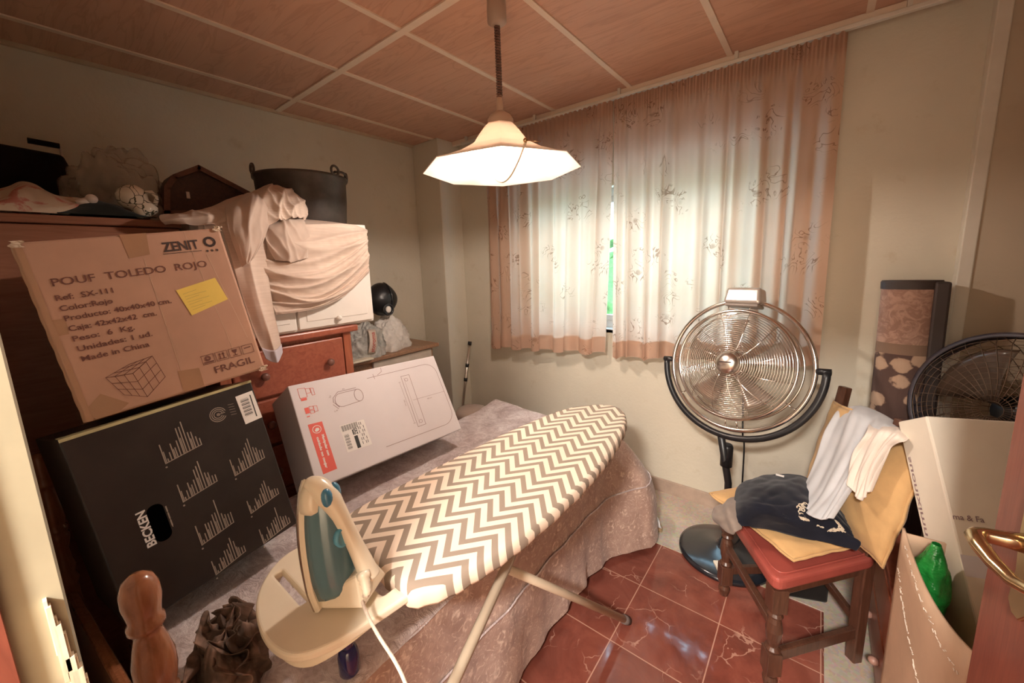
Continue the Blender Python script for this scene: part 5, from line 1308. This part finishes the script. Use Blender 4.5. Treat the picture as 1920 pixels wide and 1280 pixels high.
m = MB(); m.tube(circ(0.275, 0.012), 0.0085, 10, closed=True); m.tube(circ(0.279, -0.085), 0.005, 8, closed=True); m.build('guard_rim', CHROME, fan, smooth=True)
m = MB(); grille(m, FC, FM @ Matrix.Translation(V(0, 0, 0.012)), 0.272, 0.075, 22, 12, 0.0014, True, 0.052); m.build('front_guard', CHROME, fan, smooth=True)
m = MB(); grille(m, FC, FM @ Matrix.Translation(V(0, 0, -0.012)), 0.275, 0.10, 16, 12, 0.0013, False, 0.075); m.build('rear_guard', STEEL, fan, smooth=True)
MB().lathe([(0.0, 0.112), (0.028, 0.110), (0.052, 0.098), (0.058, 0.084), (0.054, 0.074), (0.0, 0.074)], FM, 32).build('hub_cap', STEEL, fan, smooth=True)
m = MB(); HMx = FM @ Matrix.Translation(V(0, 0, 0.1128))
for x0_, x1_ in ((-0.026, -0.018), (-0.014, 0.026)): m.line((x0_, 0.002), (x1_, 0.002), 0.006, HMx)
m.build('hub_lettering', INKD, fan)
blades(MB(), FM, 0.232, 5, 0.0, w=0.46).build('fan_blades', mat('brown_tinted_blade', (0.40, 0.32, 0.26), 0.3, 0.5, var=0.1), fan, smooth=True, solid=0.0015)
MB().lathe([(0.0, 0.02), (0.062, 0.018), (0.068, -0.02), (0.068, -0.13), (0.055, -0.16), (0.0, -0.165)], FM, 28).build('motor_housing', STEEL, fan, smooth=True)
for a in (100, 80, 215, 325, 265, 275):
    a = math.radians(a); MB().tube([FM @ V(0.278 * math.cos(a), 0.278 * math.sin(a), -0.01), FM @ V(0.33 * math.cos(a), 0.33 * math.sin(a), -0.03)], 0.0035, 8).build('ring_strut', CHROME, fan, smooth=True)
cb_ = MB(); cb_.add([BXM @ V(*p) for p in [(-0.088, 0.312, -0.085), (0.088, 0.312, -0.085), (0.088, 0.312, 0.03), (-0.088, 0.312, 0.03), (-0.078, 0.400, -0.07), (0.078, 0.400, -0.07), (0.080, 0.396, 0.022), (-0.080, 0.396, 0.022)]], [(3, 2, 1, 0), (4, 5, 6, 7), (0, 1, 5, 4), (1, 2, 6, 5), (2, 3, 7, 6), (3, 0, 4, 7)])
cbx = cb_.build('control_box', SILVER, fan, bevel=0.014, seg=3)
MB().bx((-0.079, 0.297, -0.07), (0.079, 0.312, 0.026), BXM).build('control_base', GREYP, fan, bevel=0.005)
m = MB(); m.tube([FM @ V(0.372 * math.cos(a), 0.372 * math.sin(a) + 0.0, -0.03 - 0.0 * math.sin(a)) for a in [PI + PI * k / 40 for k in range(41)]], 0.0150, 12)
yk = m.build('yoke', BLACKP, fan, smooth=True)
for s in (-1, 1):
    MB().tube([FM @ V(0.334 * s, 0, -0.03), FM @ V(0.388 * s, 0.0, -0.03)], 0.014, 14).build('pivot_knob', BLACKP, fan, smooth=True)
yb = FM @ V(0.372 * math.cos(math.radians(-97)), 0.372 * math.sin(math.radians(-97)), -0.03)
m = MB(); m.tube([V(FBX, FBY, 0.05), V(FBX, FBY, 0.40), V(yb.x, yb.y, yb.z - 0.01)], 0.0165, 16); m.build('pole', BLACKP, fan, smooth=True)
m = MB(); m.lathe([(0.017, 0.50), (0.027, 0.50), (0.028, 0.60), (0.022, 0.612), (0.017, 0.612)], Matrix.Translation(V(FBX + (yb.x - FBX) * .35, FBY + (yb.y - FBY) * .35, 0)), 20); m.build('pole_collar', BLACKP, fan, smooth=True)
MB().lathe([(0.0, 0.085), (0.024, 0.085), (0.028, 0.06), (0.05, 0.048), (0.13, 0.034), (0.195, 0.020), (0.212, 0.012), (0.214, 0.0), (0.0, 0.0)], Matrix.Translation(V(FBX, FBY, 0.0045)), 64).build('base', BLACKG, fan, smooth=True)
m = MB(); c0 = FM @ V(0.03, -0.34, -0.10); m.tube([cr([FM @ V(0.01, -0.10, -0.13), c0, V(FBX + 0.055, FBY + 0.02, 0.60), V(FBX + 0.055, FBY + 0.05, 0.35), V(FBX + 0.05, FBY + 0.14, 0.06), V(FBX + 0.10, FBY + 0.25, 0.010)], i / 40) for i in range(41)], 0.0038, 8); m.build('power_cord', BLACKP, fan, smooth=True)

GC = at(1888, 772, d=1.335); GMx = facing(GC, (-0.66, -0.72, 0.20))
fn2 = thing('desk_fan', 'dark fan with wire guard behind the white box at the right', 'fan', (GC.x, GC.y, 0))
R2 = 0.262
c2 = lambda r, z, n=60: [GMx @ V(r * math.cos(2 * PI * k / n), r * math.sin(2 * PI * k / n), z) for k in range(n)]
m = MB(); m.lathe([(R2 - 0.006, -0.026), (R2 + 0.010, -0.022), (R2 + 0.010, 0.022), (R2 - 0.006, 0.026)], GMx, 64, caps=False); m.build('guard_rim', mat('slate_blue_plastic', (0.055, 0.045, 0.055), 0.4, var=0.1), fn2, smooth=True, solid=0.003)
m = MB(); grille(m, GC, GMx @ Matrix.Translation(V(0, 0, 0.012)), R2, 0.06, 12, 36, 0.0011, True, 0.03, 0.5); m.build('front_guard', mat('dark_wire', (0.16, 0.10, 0.065), 0.35, 0.6, var=0.1), fn2, smooth=True)
m = MB(); grille(m, GC, GMx @ Matrix.Translation(V(0, 0, -0.012)), R2, 0.085, 9, 36, 0.0011, False, 0.05, 0.5); m.build('rear_guard', bpy.data.materials['dark_wire'], fn2, smooth=True)
blades(MB(), GMx, 0.215, 3, 0.0, 0.03, 1.3).build('fan_blades', mat('smoky_blade', (0.10, 0.065, 0.045), 0.25, var=0.1), fn2, smooth=True, solid=0.0015)
MB().lathe([(0.0, -0.02), (0.055, -0.022), (0.06, -0.05), (0.06, -0.15), (0.04, -0.18), (0.0, -0.18)], GMx, 24).build('motor_housing', BLACKP, fn2, smooth=True)
g0 = GMx @ V(0, -0.03, -0.10)
MB().tube([V(g0.x, g0.y, 0.03), g0], 0.014, 12).build('pole', BLACKP, fn2, smooth=True)
MB().lathe([(0.0, 0.05), (0.03, 0.048), (0.10, 0.03), (0.14, 0.012), (0.142, 0.0), (0.0, 0.0)], Matrix.Translation(V(g0.x, g0.y, 0.005)), 40).build('base', BLACKP, fn2, smooth=True)

# floral roll with dark rim leaning against the wall
rg = thing('floral_roll', 'upright brown floral roll with dark top rim against the back wall', 'rolled rug', (0.30, 2.27, 0.0))
RB = V(0.318, 2.245, 0.006); RT = V(0.300, 2.285, 1.395)
rd = (RT - RB); rl_ = rd.length; rz = rd.normalized(); rx = V(1, 0, 0); rx = (rx - rz * rx.dot(rz)).normalized(); ry = rz.cross(rx)
RM_ = Matrix(((rx.x, ry.x, rz.x, RB.x), (rx.y, ry.y, rz.y, RB.y), (rx.z, ry.z, rz.z, RB.z), (0, 0, 0, 1)))
m = MB(); m.lathe([(0.0, 0.0), (0.082, 0.0), (0.088, 0.02), (0.090, rl_ - 0.03), (0.0, rl_ - 0.03)], RM_, 48, sy=0.62); m.build('roll_body', FLORAL, rg, smooth=False)
m = MB(); m.lathe([(0.0, rl_ - 0.036), (0.0925, rl_ - 0.036), (0.0935, rl_ - 0.006), (0.090, rl_), (0.0, rl_)], RM_, 48, sy=0.62); m.build('top_rim', RUGEDGE, rg)
m = MB(); m.bx((0.060, -0.050, 0.0), (0.106, 0.044, rl_ - 0.006), RM_); m.build('side_binding', RUGEDGE, rg, bevel=0.008)

# ------------------------------------------------------------------ chair with clothes
chair = thing('dining_chair', 'dark wooden chair with red vinyl seat, turned legs and clothes piled on it', 'chair', (0.0, 1.72, 0))
F1, F2, B1, B2 = V(-0.040, 1.405, 0), V(-0.275, 1.790, 0), V(0.240, 1.745, 0), V(0.075, 2.060, 0)
SZ = 0.455
def seat_outline(k, s=1.0):
    P = [F1, F2, B2, B1]; c = (F1 + F2 + B1 + B2) / 4; out = []
    P = [c + (p - c) * s for p in P]
    for i in range(4):
        a, p, b = P[i - 1], P[i], P[(i + 1) % 4]
        u = (a - p).normalized(); w = (b - p).normalized()
        for j in range(7):
            t = j / 6; q = (p + u * k).lerp(p, t).lerp(p.lerp(p + w * k, t), t); out.append((q.x, q.y))
    return out
MB().prism(seat_outline(0.045), 0.046, Matrix.Translation(V(0, 0, SZ - 0.048))).build('seat', VINYL, chair, bevel=0.012, seg=3)
m = MB(); L = seat_outline(0.045, 0.90); m.tube([V(p[0], p[1], SZ + 0.0005) for p in L], 0.0035, 6, closed=True); m.build('seat_piping', VINYL, chair, smooth=True)
m = MB(); L = [V(p[0], p[1], 0) for p in seat_outline(0.03, 0.84)]; n = len(L)
m.prism([(p.x, p.y) for p in L], 0.05, Matrix.Translation(V(0, 0, SZ - 0.10))); m.build('apron', CHAIRW, chair, bevel=0.004)
lc = (F1 + F2 + B1 + B2) / 4
def leg(p, h, square_top=0.06, back=False):
    q = lc + (p - lc) * 0.86; T = Matrix.Translation(V(q.x, q.y, 0))
    if back:
        lean = (q - lc).normalized()
        dirb = ((B1 + B2) / 2 - (F1 + F2) / 2).normalized()
        m = MB(); pts = [(0, 0.0), (0, SZ)]; 
        m.tube([q + V(0, 0, 0), q + V(0, 0, 0.20), q + V(0, 0, SZ), q + dirb * 0.03 + V(0, 0, 0.70), q + dirb * 0.075 + V(0, 0, h)], [0.026, 0.027, 0.028, 0.026, 0.024], 4)
        m.build('leg', CHAIRW, chair, bevel=0.004); return
    prof = [(0.0, 0), (0.017, 0), (0.022, 0.02), (0.024, 0.035), (0.018, 0.05), (0.025, 0.062), (0.025, 0.065)]
    prof2 = [(0.020, 0.150), (0.026, 0.160), (0.016, 0.172), (0.022, 0.20), (0.026, 0.235), (0.022, 0.268), (0.016, 0.285), (0.025, 0.294), (0.017, 0.306), (0.024, 0.318)]
    m = MB(); m.lathe(prof, T, 20); m.lathe(prof2, T, 20)
    a = math.atan2((F2 - F1).y, (F2 - F1).x)
    R = rotz(a, (q.x, q.y, 0)); m.bx((-0.024, -0.024, 0.064), (0.024, 0.024, 0.152), R); m.bx((-0.025, -0.025, 0.315), (0.025, 0.025, SZ - 0.05), R)
    m.build('leg', CHAIRW, chair, smooth=False, bevel=0.002)
leg(F1, 0); leg(F2, 0); leg(B1, 0.95, back=True); leg(B2, 0.965, back=True)
def inn(p): return lc + (p - lc) * 0.86
def rail(name, a, b, z, h=0.032, t=0.020):
    a, b = inn(a), inn(b); d = (b - a).normalized(); M = Matrix(((d.x, -d.y, 0, a.x), (d.y, d.x, 0, a.y), (0, 0, 1, z), (0, 0, 0, 1)))
    return MB().bx((0.0, -t / 2, -h / 2), ((b - a).length, t / 2, h / 2), M).build(name, CHAIRW, chair, bevel=0.003)
rail('stretcher', F1, F2, 0.245, 0.026, 0.026); rail('stretcher', F1, B1, 0.125, 0.042); rail('stretcher', F2, B2, 0.125, 0.036); rail('stretcher', B1, B2, 0.16, 0.03)
dirb = ((B1 + B2) / 2 - (F1 + F2) / 2).normalized()
for z, off in ((0.62, 0.022), (0.80, 0.050)):
    a, b = inn(B1) + dirb * off, inn(B2) + dirb * off; d = (b - a).normalized(); M = Matrix(((d.x, -d.y, 0, a.x), (d.y, d.x, 0, a.y), (0, 0, 1, z), (0, 0, 0, 1)))
    MB().bx((0, -0.010, -0.04), ((b - a).length, 0.010, 0.04), M).build('back_rail', CHAIRW, chair, bevel=0.004)

def pillow(name, label, c, ex, ey, hw, hh, th, mt, seed, sag=0.0):
    M = frame(c, ex, ey); root = thing(name, label, 'cushion', c)
    def side(sg):
        def fn(u, v):
            a, b = u * 2 - 1, v * 2 - 1
            k = (max(0.0, (1 - abs(a) ** 2.6) * (1 - abs(b) ** 2.6))) ** 0.5
            pin = 1 - 0.05 * (1 - abs(a) ** 2) * (abs(b) > 0.98) 
            x = a * hw * (1 - 0.06 * (1 - b * b) * 0); y = b * hh
            x *= 1 - 0.05 * (1 - abs(a)) * 0; 
            w = 0.006 * noise.noise(V(a * 3 + seed, b * 3, 0)) + 0.004 * noise.noise(V(a * 8, b * 8, seed))
            return M @ V(x + 0.01 * noise.noise(V(b * 3, seed, 0)), y + 0.01 * noise.noise(V(a * 3, 0, seed)), sg * (th * k + w * k + 0.001))
        return fn
    m = MB(); m.grid(side(1), 36, 36); m.grid(side(-1), 36, 36)
    m.build('cushion_cover', mt, root, smooth=True, merge=0.004)
    m = MB(); L = []
    for a, b in [(-1 + 2 * i / 16, -1) for i in range(16)] + [(1, -1 + 2 * i / 16) for i in range(16)] + [(1 - 2 * i / 16, 1) for i in range(16)] + [(-1, 1 - 2 * i / 16) for i in range(16)]:
        L.append(M @ V(a * hw + 0.01 * noise.noise(V(b * 3, seed, 0)), b * hh + 0.01 * noise.noise(V(a * 3, 0, seed)), 0))
    m.tube(L, 0.005, 6, closed=True); m.build('cushion_piping', mt, root, smooth=True)
    return root
ud = (B1 - F1).normalized(); vd = (F2 - F1).normalized()
pillow('seat_cushion', 'flat mustard cushion on the red chair seat under the clothes', V(-0.035, 1.755, SZ + 0.042), (ud.x, ud.y, 0.0), (vd.x, vd.y, 0.0), 0.185, 0.200, 0.034, MUSTARD, 2)
BCc = at(1604, 888, y=1.842); bx_ = (B1 - B2).normalized(); upv = (dirb * 0.20 + V(0, 0, 1)).normalized()
pillow('back_cushion', 'upright mustard cushion hung over the chair back behind the clothes', BCc, bx_, -upv, 0.232, 0.205, 0.050, MUSTARD, 5)
CN = -(bx_.cross(-upv)).normalized()
CP = lambda px, py, d=0.060: on(px, py, BCc + CN * d, CN)

# clothes
def cloth(name, label, cat, rows, mt, nu, nv, fold=None, solid=0.004, part='cloth_body', group=None):
    root = thing(name, label, cat, patch(rows)(0.5, 0.9))
    MB().grid(patch(rows, fold), nu, nv).build(part, mt, root, smooth=True, solid=solid, offset=1.0)
    return root
def fold1(u, v, p):
    e = (math.sin(min(1, max(0, u)) * PI) * math.sin(min(1, max(0, v)) * PI)) ** 0.3
    return V(0, 0, e * (0.022 * noise.noise(V(u * 3.2, v * 3.0, 3)) + 0.012 * abs(noise.noise(V(u * 7, v * 6, 4))) + 0.004 * noise.noise(V(u * 16, v * 16, 4))))
rows = [[at(1405, 905, z=0.545), at(1440, 893, z=0.585), at(1500, 893, z=0.600), at(1545, 920, z=0.575), at(1575, 955, z=0.56)],
        [at(1385, 915, z=0.545), at(1428, 910, z=0.625), at(1492, 912, z=0.625), at(1548, 945, z=0.595), at(1590, 985, z=0.57)],
        [at(1378, 945, z=0.540), at(1425, 940, z=0.630), at(1490, 945, z=0.625), at(1550, 972, z=0.590), at(1600, 1005, z=0.565)],
        [at(1380, 970, z=0.538), at(1428, 965, z=0.595), at(1488, 975, z=0.590), at(1552, 995, z=0.565), at(1612, 1020, z=0.552)],
        [at(1390, 986, z=0.530), at(1432, 988, z=0.528), at(1488, 1003, z=0.530), at(1545, 1016, z=0.532), at(1605, 1029, z=0.530)]]
ts = cloth('t_shirt', 'crumpled navy t-shirt with cream print lying on the seat cushion', 't-shirt', rows, NAVY, 80, 70, fold1, 0.006)
m = MB(); rnd = random.Random(12); pf = patch(rows, fold1)
for i in range(46):
    a = rnd.uniform(-0.5, PI + 0.6); cu_ = 0.70 + 0.155 * math.cos(a) + rnd.uniform(-0.015, 0.015); cv_ = 0.60 + 0.20 * math.sin(a) + rnd.uniform(-0.02, 0.02)
    b = rnd.uniform(0, PI); L = []
    for k in range(7):
        t = k / 6 * 4.2; L.append((cu_ + 0.020 * math.cos(b + t), cv_ + 0.028 * math.sin(b + t)))
    m.tube([pf(*q) + V(0, 0, 0.008) for q in L], 0.0022, 5)
m.build('shirt_print', PRINTW, ts, smooth=True)
m = MB(); q = pf(0.36, 0.10) + V(0, 0, 0.012); m.box(q, (0.028, 0.010, 0.004)); m.build('neck_label', PAPER, ts)
def fold2(u, v, p):
    f = math.sin(u * 17 + 1.5 * math.sin(v * 4)) * 0.7 + 0.7 * noise.noise(V(u * 4, v * 3, 9)) + 0.3 * math.sin(u * 39 + v * 3)
    return V(-0.6, -0.8, 0.5) * (0.009 * f * min(1, v * 6 + 0.2))
rows = [[at(1575, 768, y=2.02), at(1612, 762, y=1.99), at(1650, 775, y=1.95), at(1692, 800, y=1.90)],
        [CP(1566, 782, 0.03), CP(1600, 778, 0.03), CP(1642, 790, 0.03), CP(1682, 806, 0.03)],
        [CP(1550, 812), CP(1588, 815), CP(1625, 820), CP(1660, 822)],
        [CP(1534, 860, 0.066), CP(1566, 866, 0.07), CP(1600, 868, 0.072), CP(1628, 862, 0.07)],
        [CP(1508, 915, 0.13), CP(1538, 922, 0.13), CP(1568, 926, 0.115), CP(1592, 918, 0.09)],
        [CP(1486, 940, 0.20), CP(1506, 958, 0.215), CP(1534, 973, 0.20), CP(1560, 972, 0.17)]]
cloth('folded_garment', 'pale blue-grey cotton garment hanging over the mustard back cushion onto the navy shirt', 'clothing', rows, SKYCLOTH, 60, 80, fold2)
rows = [[CP(1632, 796, 0.030), CP(1660, 800, 0.02), CP(1686, 803, 0.01), CP(1704, 815, -0.01)],
        [CP(1628, 814, 0.085), CP(1652, 812, 0.085), CP(1676, 814, 0.08), CP(1700, 826, 0.065)],
        [CP(1606, 846, 0.092), CP(1630, 848, 0.095), CP(1652, 842, 0.09), CP(1674, 836, 0.08)],
        [CP(1594, 884, 0.090), CP(1612, 888, 0.092), CP(1630, 886, 0.09), CP(1650, 872, 0.08)],
        [CP(1590, 905, 0.088), CP(1603, 924, 0.09), CP(1614, 937, 0.09), CP(1632, 920, 0.08)]]
cloth('folded_garment', 'cream cotton garment hanging over the right of the mustard back cushion', 'clothing', rows, CREAMCLOTH, 50, 60, fold2)
rows = [[at(1385, 920, z=0.535), at(1372, 935, z=0.535), at(1358, 945, z=0.53)],
        [at(1392, 945, z=0.56), at(1362, 950, z=0.545), at(1338, 955, z=0.50)],
        [at(1392, 972, z=0.545), at(1362, 972, z=0.530), at(1336, 972, z=0.47)],
        [at(1390, 990, z=0.525), at(1372, 1000, z=0.490), at(1352, 985, z=0.42)]]
cloth('crumpled_garment', 'grey-brown jersey hanging off the seat corner beside the navy shirt', 'clothing', rows, GREYCLOTH, 40, 40, lambda u, v, p: V(-0.3, -0.6, 0.4) * (0.014 * noise.noise(V(u * 4, v * 5, 6)) + 0.009 * math.sin(u * 15 + v * 4)))

# things on the floor below the chair
o = MB().bx((0.0, 0.0, 0), (0.21, 0.13, 0.19), rotz(math.radians(22), (-0.060, 1.905, 0.005))).build('black_case', BLACKBAG, None, bevel=0.01)
tag(o, 'black case standing under the chair behind its front leg', 'case')
o = MB().bx((0, 0, 0), (0.05, 0.09, 0.045), rotz(math.radians(35), at(1352, 1092, z=0.001))).build('small_box', CARDC, None, bevel=0.004)
tag(o, 'small cream cardboard box on the floor between fan base and chair', 'box')

# little chest of drawers between chair and box
ns = thing('drawer_unit', 'small red-brown drawer unit between the chair and the open box', 'drawer unit', (0.42, 1.74, 0.005))
NX = 0.272
MB().bx((NX, 1.50, 0.005), (NX + 0.36, 1.98, 0.405)).build('carcass', CHESTV, ns)
MB().bx((NX - 0.012, 1.485, 0.405), (NX + 0.37, 1.995, 0.428)).build('unit_top', CHESTW, ns, bevel=0.004)
for k in range(2):
    dw = MB().bx((NX - 0.014, 1.515, 0.03 + 0.19 * k), (NX, 1.965, 0.205 + 0.19 * k)).build('drawer', CHESTV, ns, bevel=0.005)
    for y in ((1.645, 1.87) if k == 0 else ()):
        MB().ball((NX - 0.026, y, 0.118 + 0.19 * k), (0.016, 0.014, 0.014), 14, 8).build('knob', mat('pinkish_knob_%d_%d' % (k, int(y * 100)), (0.40, 0.22, 0.17), 0.4), dw, smooth=True)

# open cardboard box with white carton and green bag
ob = thing('open_cardboard_box', 'open brown cardboard box at the lower right holding a white carton', 'box', (0.40, 1.25, 0.005))
A1, A2, A3 = V(0.243, 1.47, 0), V(0.293, 1.05, 0), V(0.62, 1.08, 0); A4 = V(0.60, 1.50, 0)
HT = 0.70
def wallp(a, b, top, n=26, th=0.006, bulge=0.0):
    d = (b - a).normalized(); nn = V(d.y, -d.x, 0)
    def fn(u, v):
        p = a.lerp(b, u) + nn * (bulge * math.sin(u * PI) * v); return V(p.x, p.y, 0.006 + (top(u) - 0.006) * v)
    return fn
topL = lambda u: HT + 0.035 - 0.075 * math.sin(min(1, u * 1.0) * PI * 0.5) + 0.08 * u ** 2
for a, b, tp, bu in ((A1, A2, topL, 0.006), (A2, A3, lambda u: 0.735, 0.0), (A3, A4, lambda u: 0.72, 0.0), (A4, A1, lambda u: 0.72, 0.0)):
    MB().grid(wallp(a, b, tp, bulge=bu), 26, 12).build('side_wall', CARD2, ob, smooth=True, solid=0.006)
MB().prism([(p.x, p.y) for p in (A1, A2, A3, A4)], 0.006, Matrix.Translation(V(0, 0, 0.005))).build('bottom', CARD2, ob)
m = MB(); rnd = random.Random(4); wf = wallp(A1, A2, topL, bulge=0.006); nn = V(-1, -0.12, 0).normalized() * 0.0045
def scuff(p0, p1, n):
    for i in range(n):
        t = i / n; u = p0[0] + (p1[0] - p0[0]) * t + rnd.uniform(-0.012, 0.012); v = p0[1] + (p1[1] - p0[1]) * t + rnd.uniform(-0.006, 0.006)
        m.tube([wf(u, v) + nn, wf(u + rnd.uniform(0.01, 0.03), v + rnd.uniform(-0.008, 0.010)) + nn], 0.0012, 4)
SCUFF = mat('white_tape_remnant', (0.72, 0.62, 0.52), 0.7, var=0.1)
scuff((0.12, 0.985), (0.95, 0.90), 34); m.build('white_scuff', SCUFF, ob)
m = MB(); scuff((0.03, 0.84), (0.60, 0.66), 40); scuff((0.60, 0.66), (0.95, 0.60), 14); m.build('white_scuff', SCUFF, ob)
# white carton leaning in the box
ex_ = V(0.924, 0.381, 0); ey_ = V(0.191, -0.462, -0.866)
wo = V(0.277, 1.60, 1.036)
wb, WB = carton('white_carton', 'long cream-white carton leaning in the open cardboard box', wo, ex_, ey_, (0.30, 0.62, 0.13), CARDC, 0.005)
m = MB()
text(m, 'Glo', WB, (0.090, 0.300), 0.020, 0.040, 0.0004, z=-0.0008); text(m, 'bal', WB, (0.140, 0.300), 0.020, 0.040, 0.0004, z=-0.0008); m.build('carton_lettering', INKGREY, wb)
m = MB(); text(m, 'ma & Fa', WB, (0.004, 0.275), 0.014, 0.066, 0.0003, z=-0.0008); m.build('carton_lettering', INKGREY, wb)
SB = WB @ Matrix(((0, 0, -1, -0.0008), (0, 1, 0, 0), (1, 0, 0, 0), (0, 0, 0, 1)))
m = MB(); text(m, 'suoniximn', SB, (0.106, 0.11), 0.017, 0.22, 0.0003, ang=PI / 2, z=0.0)
m.build('side_lettering', INKGREY, wb)
m = MB(); m.prism([(0.0, 0.36), (0.30, 0.36), (0.30, 0.41), (0.0, 0.41)], -0.0006, WB); m.build('paper_tape', CARDW, wb)
gc = at(1752, 1048, d=1.03); GH = gc.z + 0.045
gbag = thing('green_bag', 'bright green plastic bag standing in the open cardboard box beside the white carton', 'plastic bag', (gc.x, gc.y, 0.013))
def greenfn(u, v):
    a = 2 * PI * u; k = 0.034 * (math.sin(min(1, v * 1.6 + 0.05) * PI / 2)) * (1 if v < 0.90 else max(0.25, 1 - (v - 0.90) / 0.10 * 0.75))
    k *= 1 + 0.30 * noise.noise(V(math.cos(a) * 1.5, math.sin(a) * 1.5, v * 14)) + 0.12 * abs(noise.noise(V(math.cos(a) * 4, math.sin(a) * 4, v * 30)))
    return V(gc.x + k * math.cos(a), gc.y + k * math.sin(a) * 1.2, 0.013 + (GH - 0.013) * v)
MB().grid(greenfn, 40, 70).build('bag_body', GREENB, gbag, smooth=True, merge=0.0005, recalc=False)
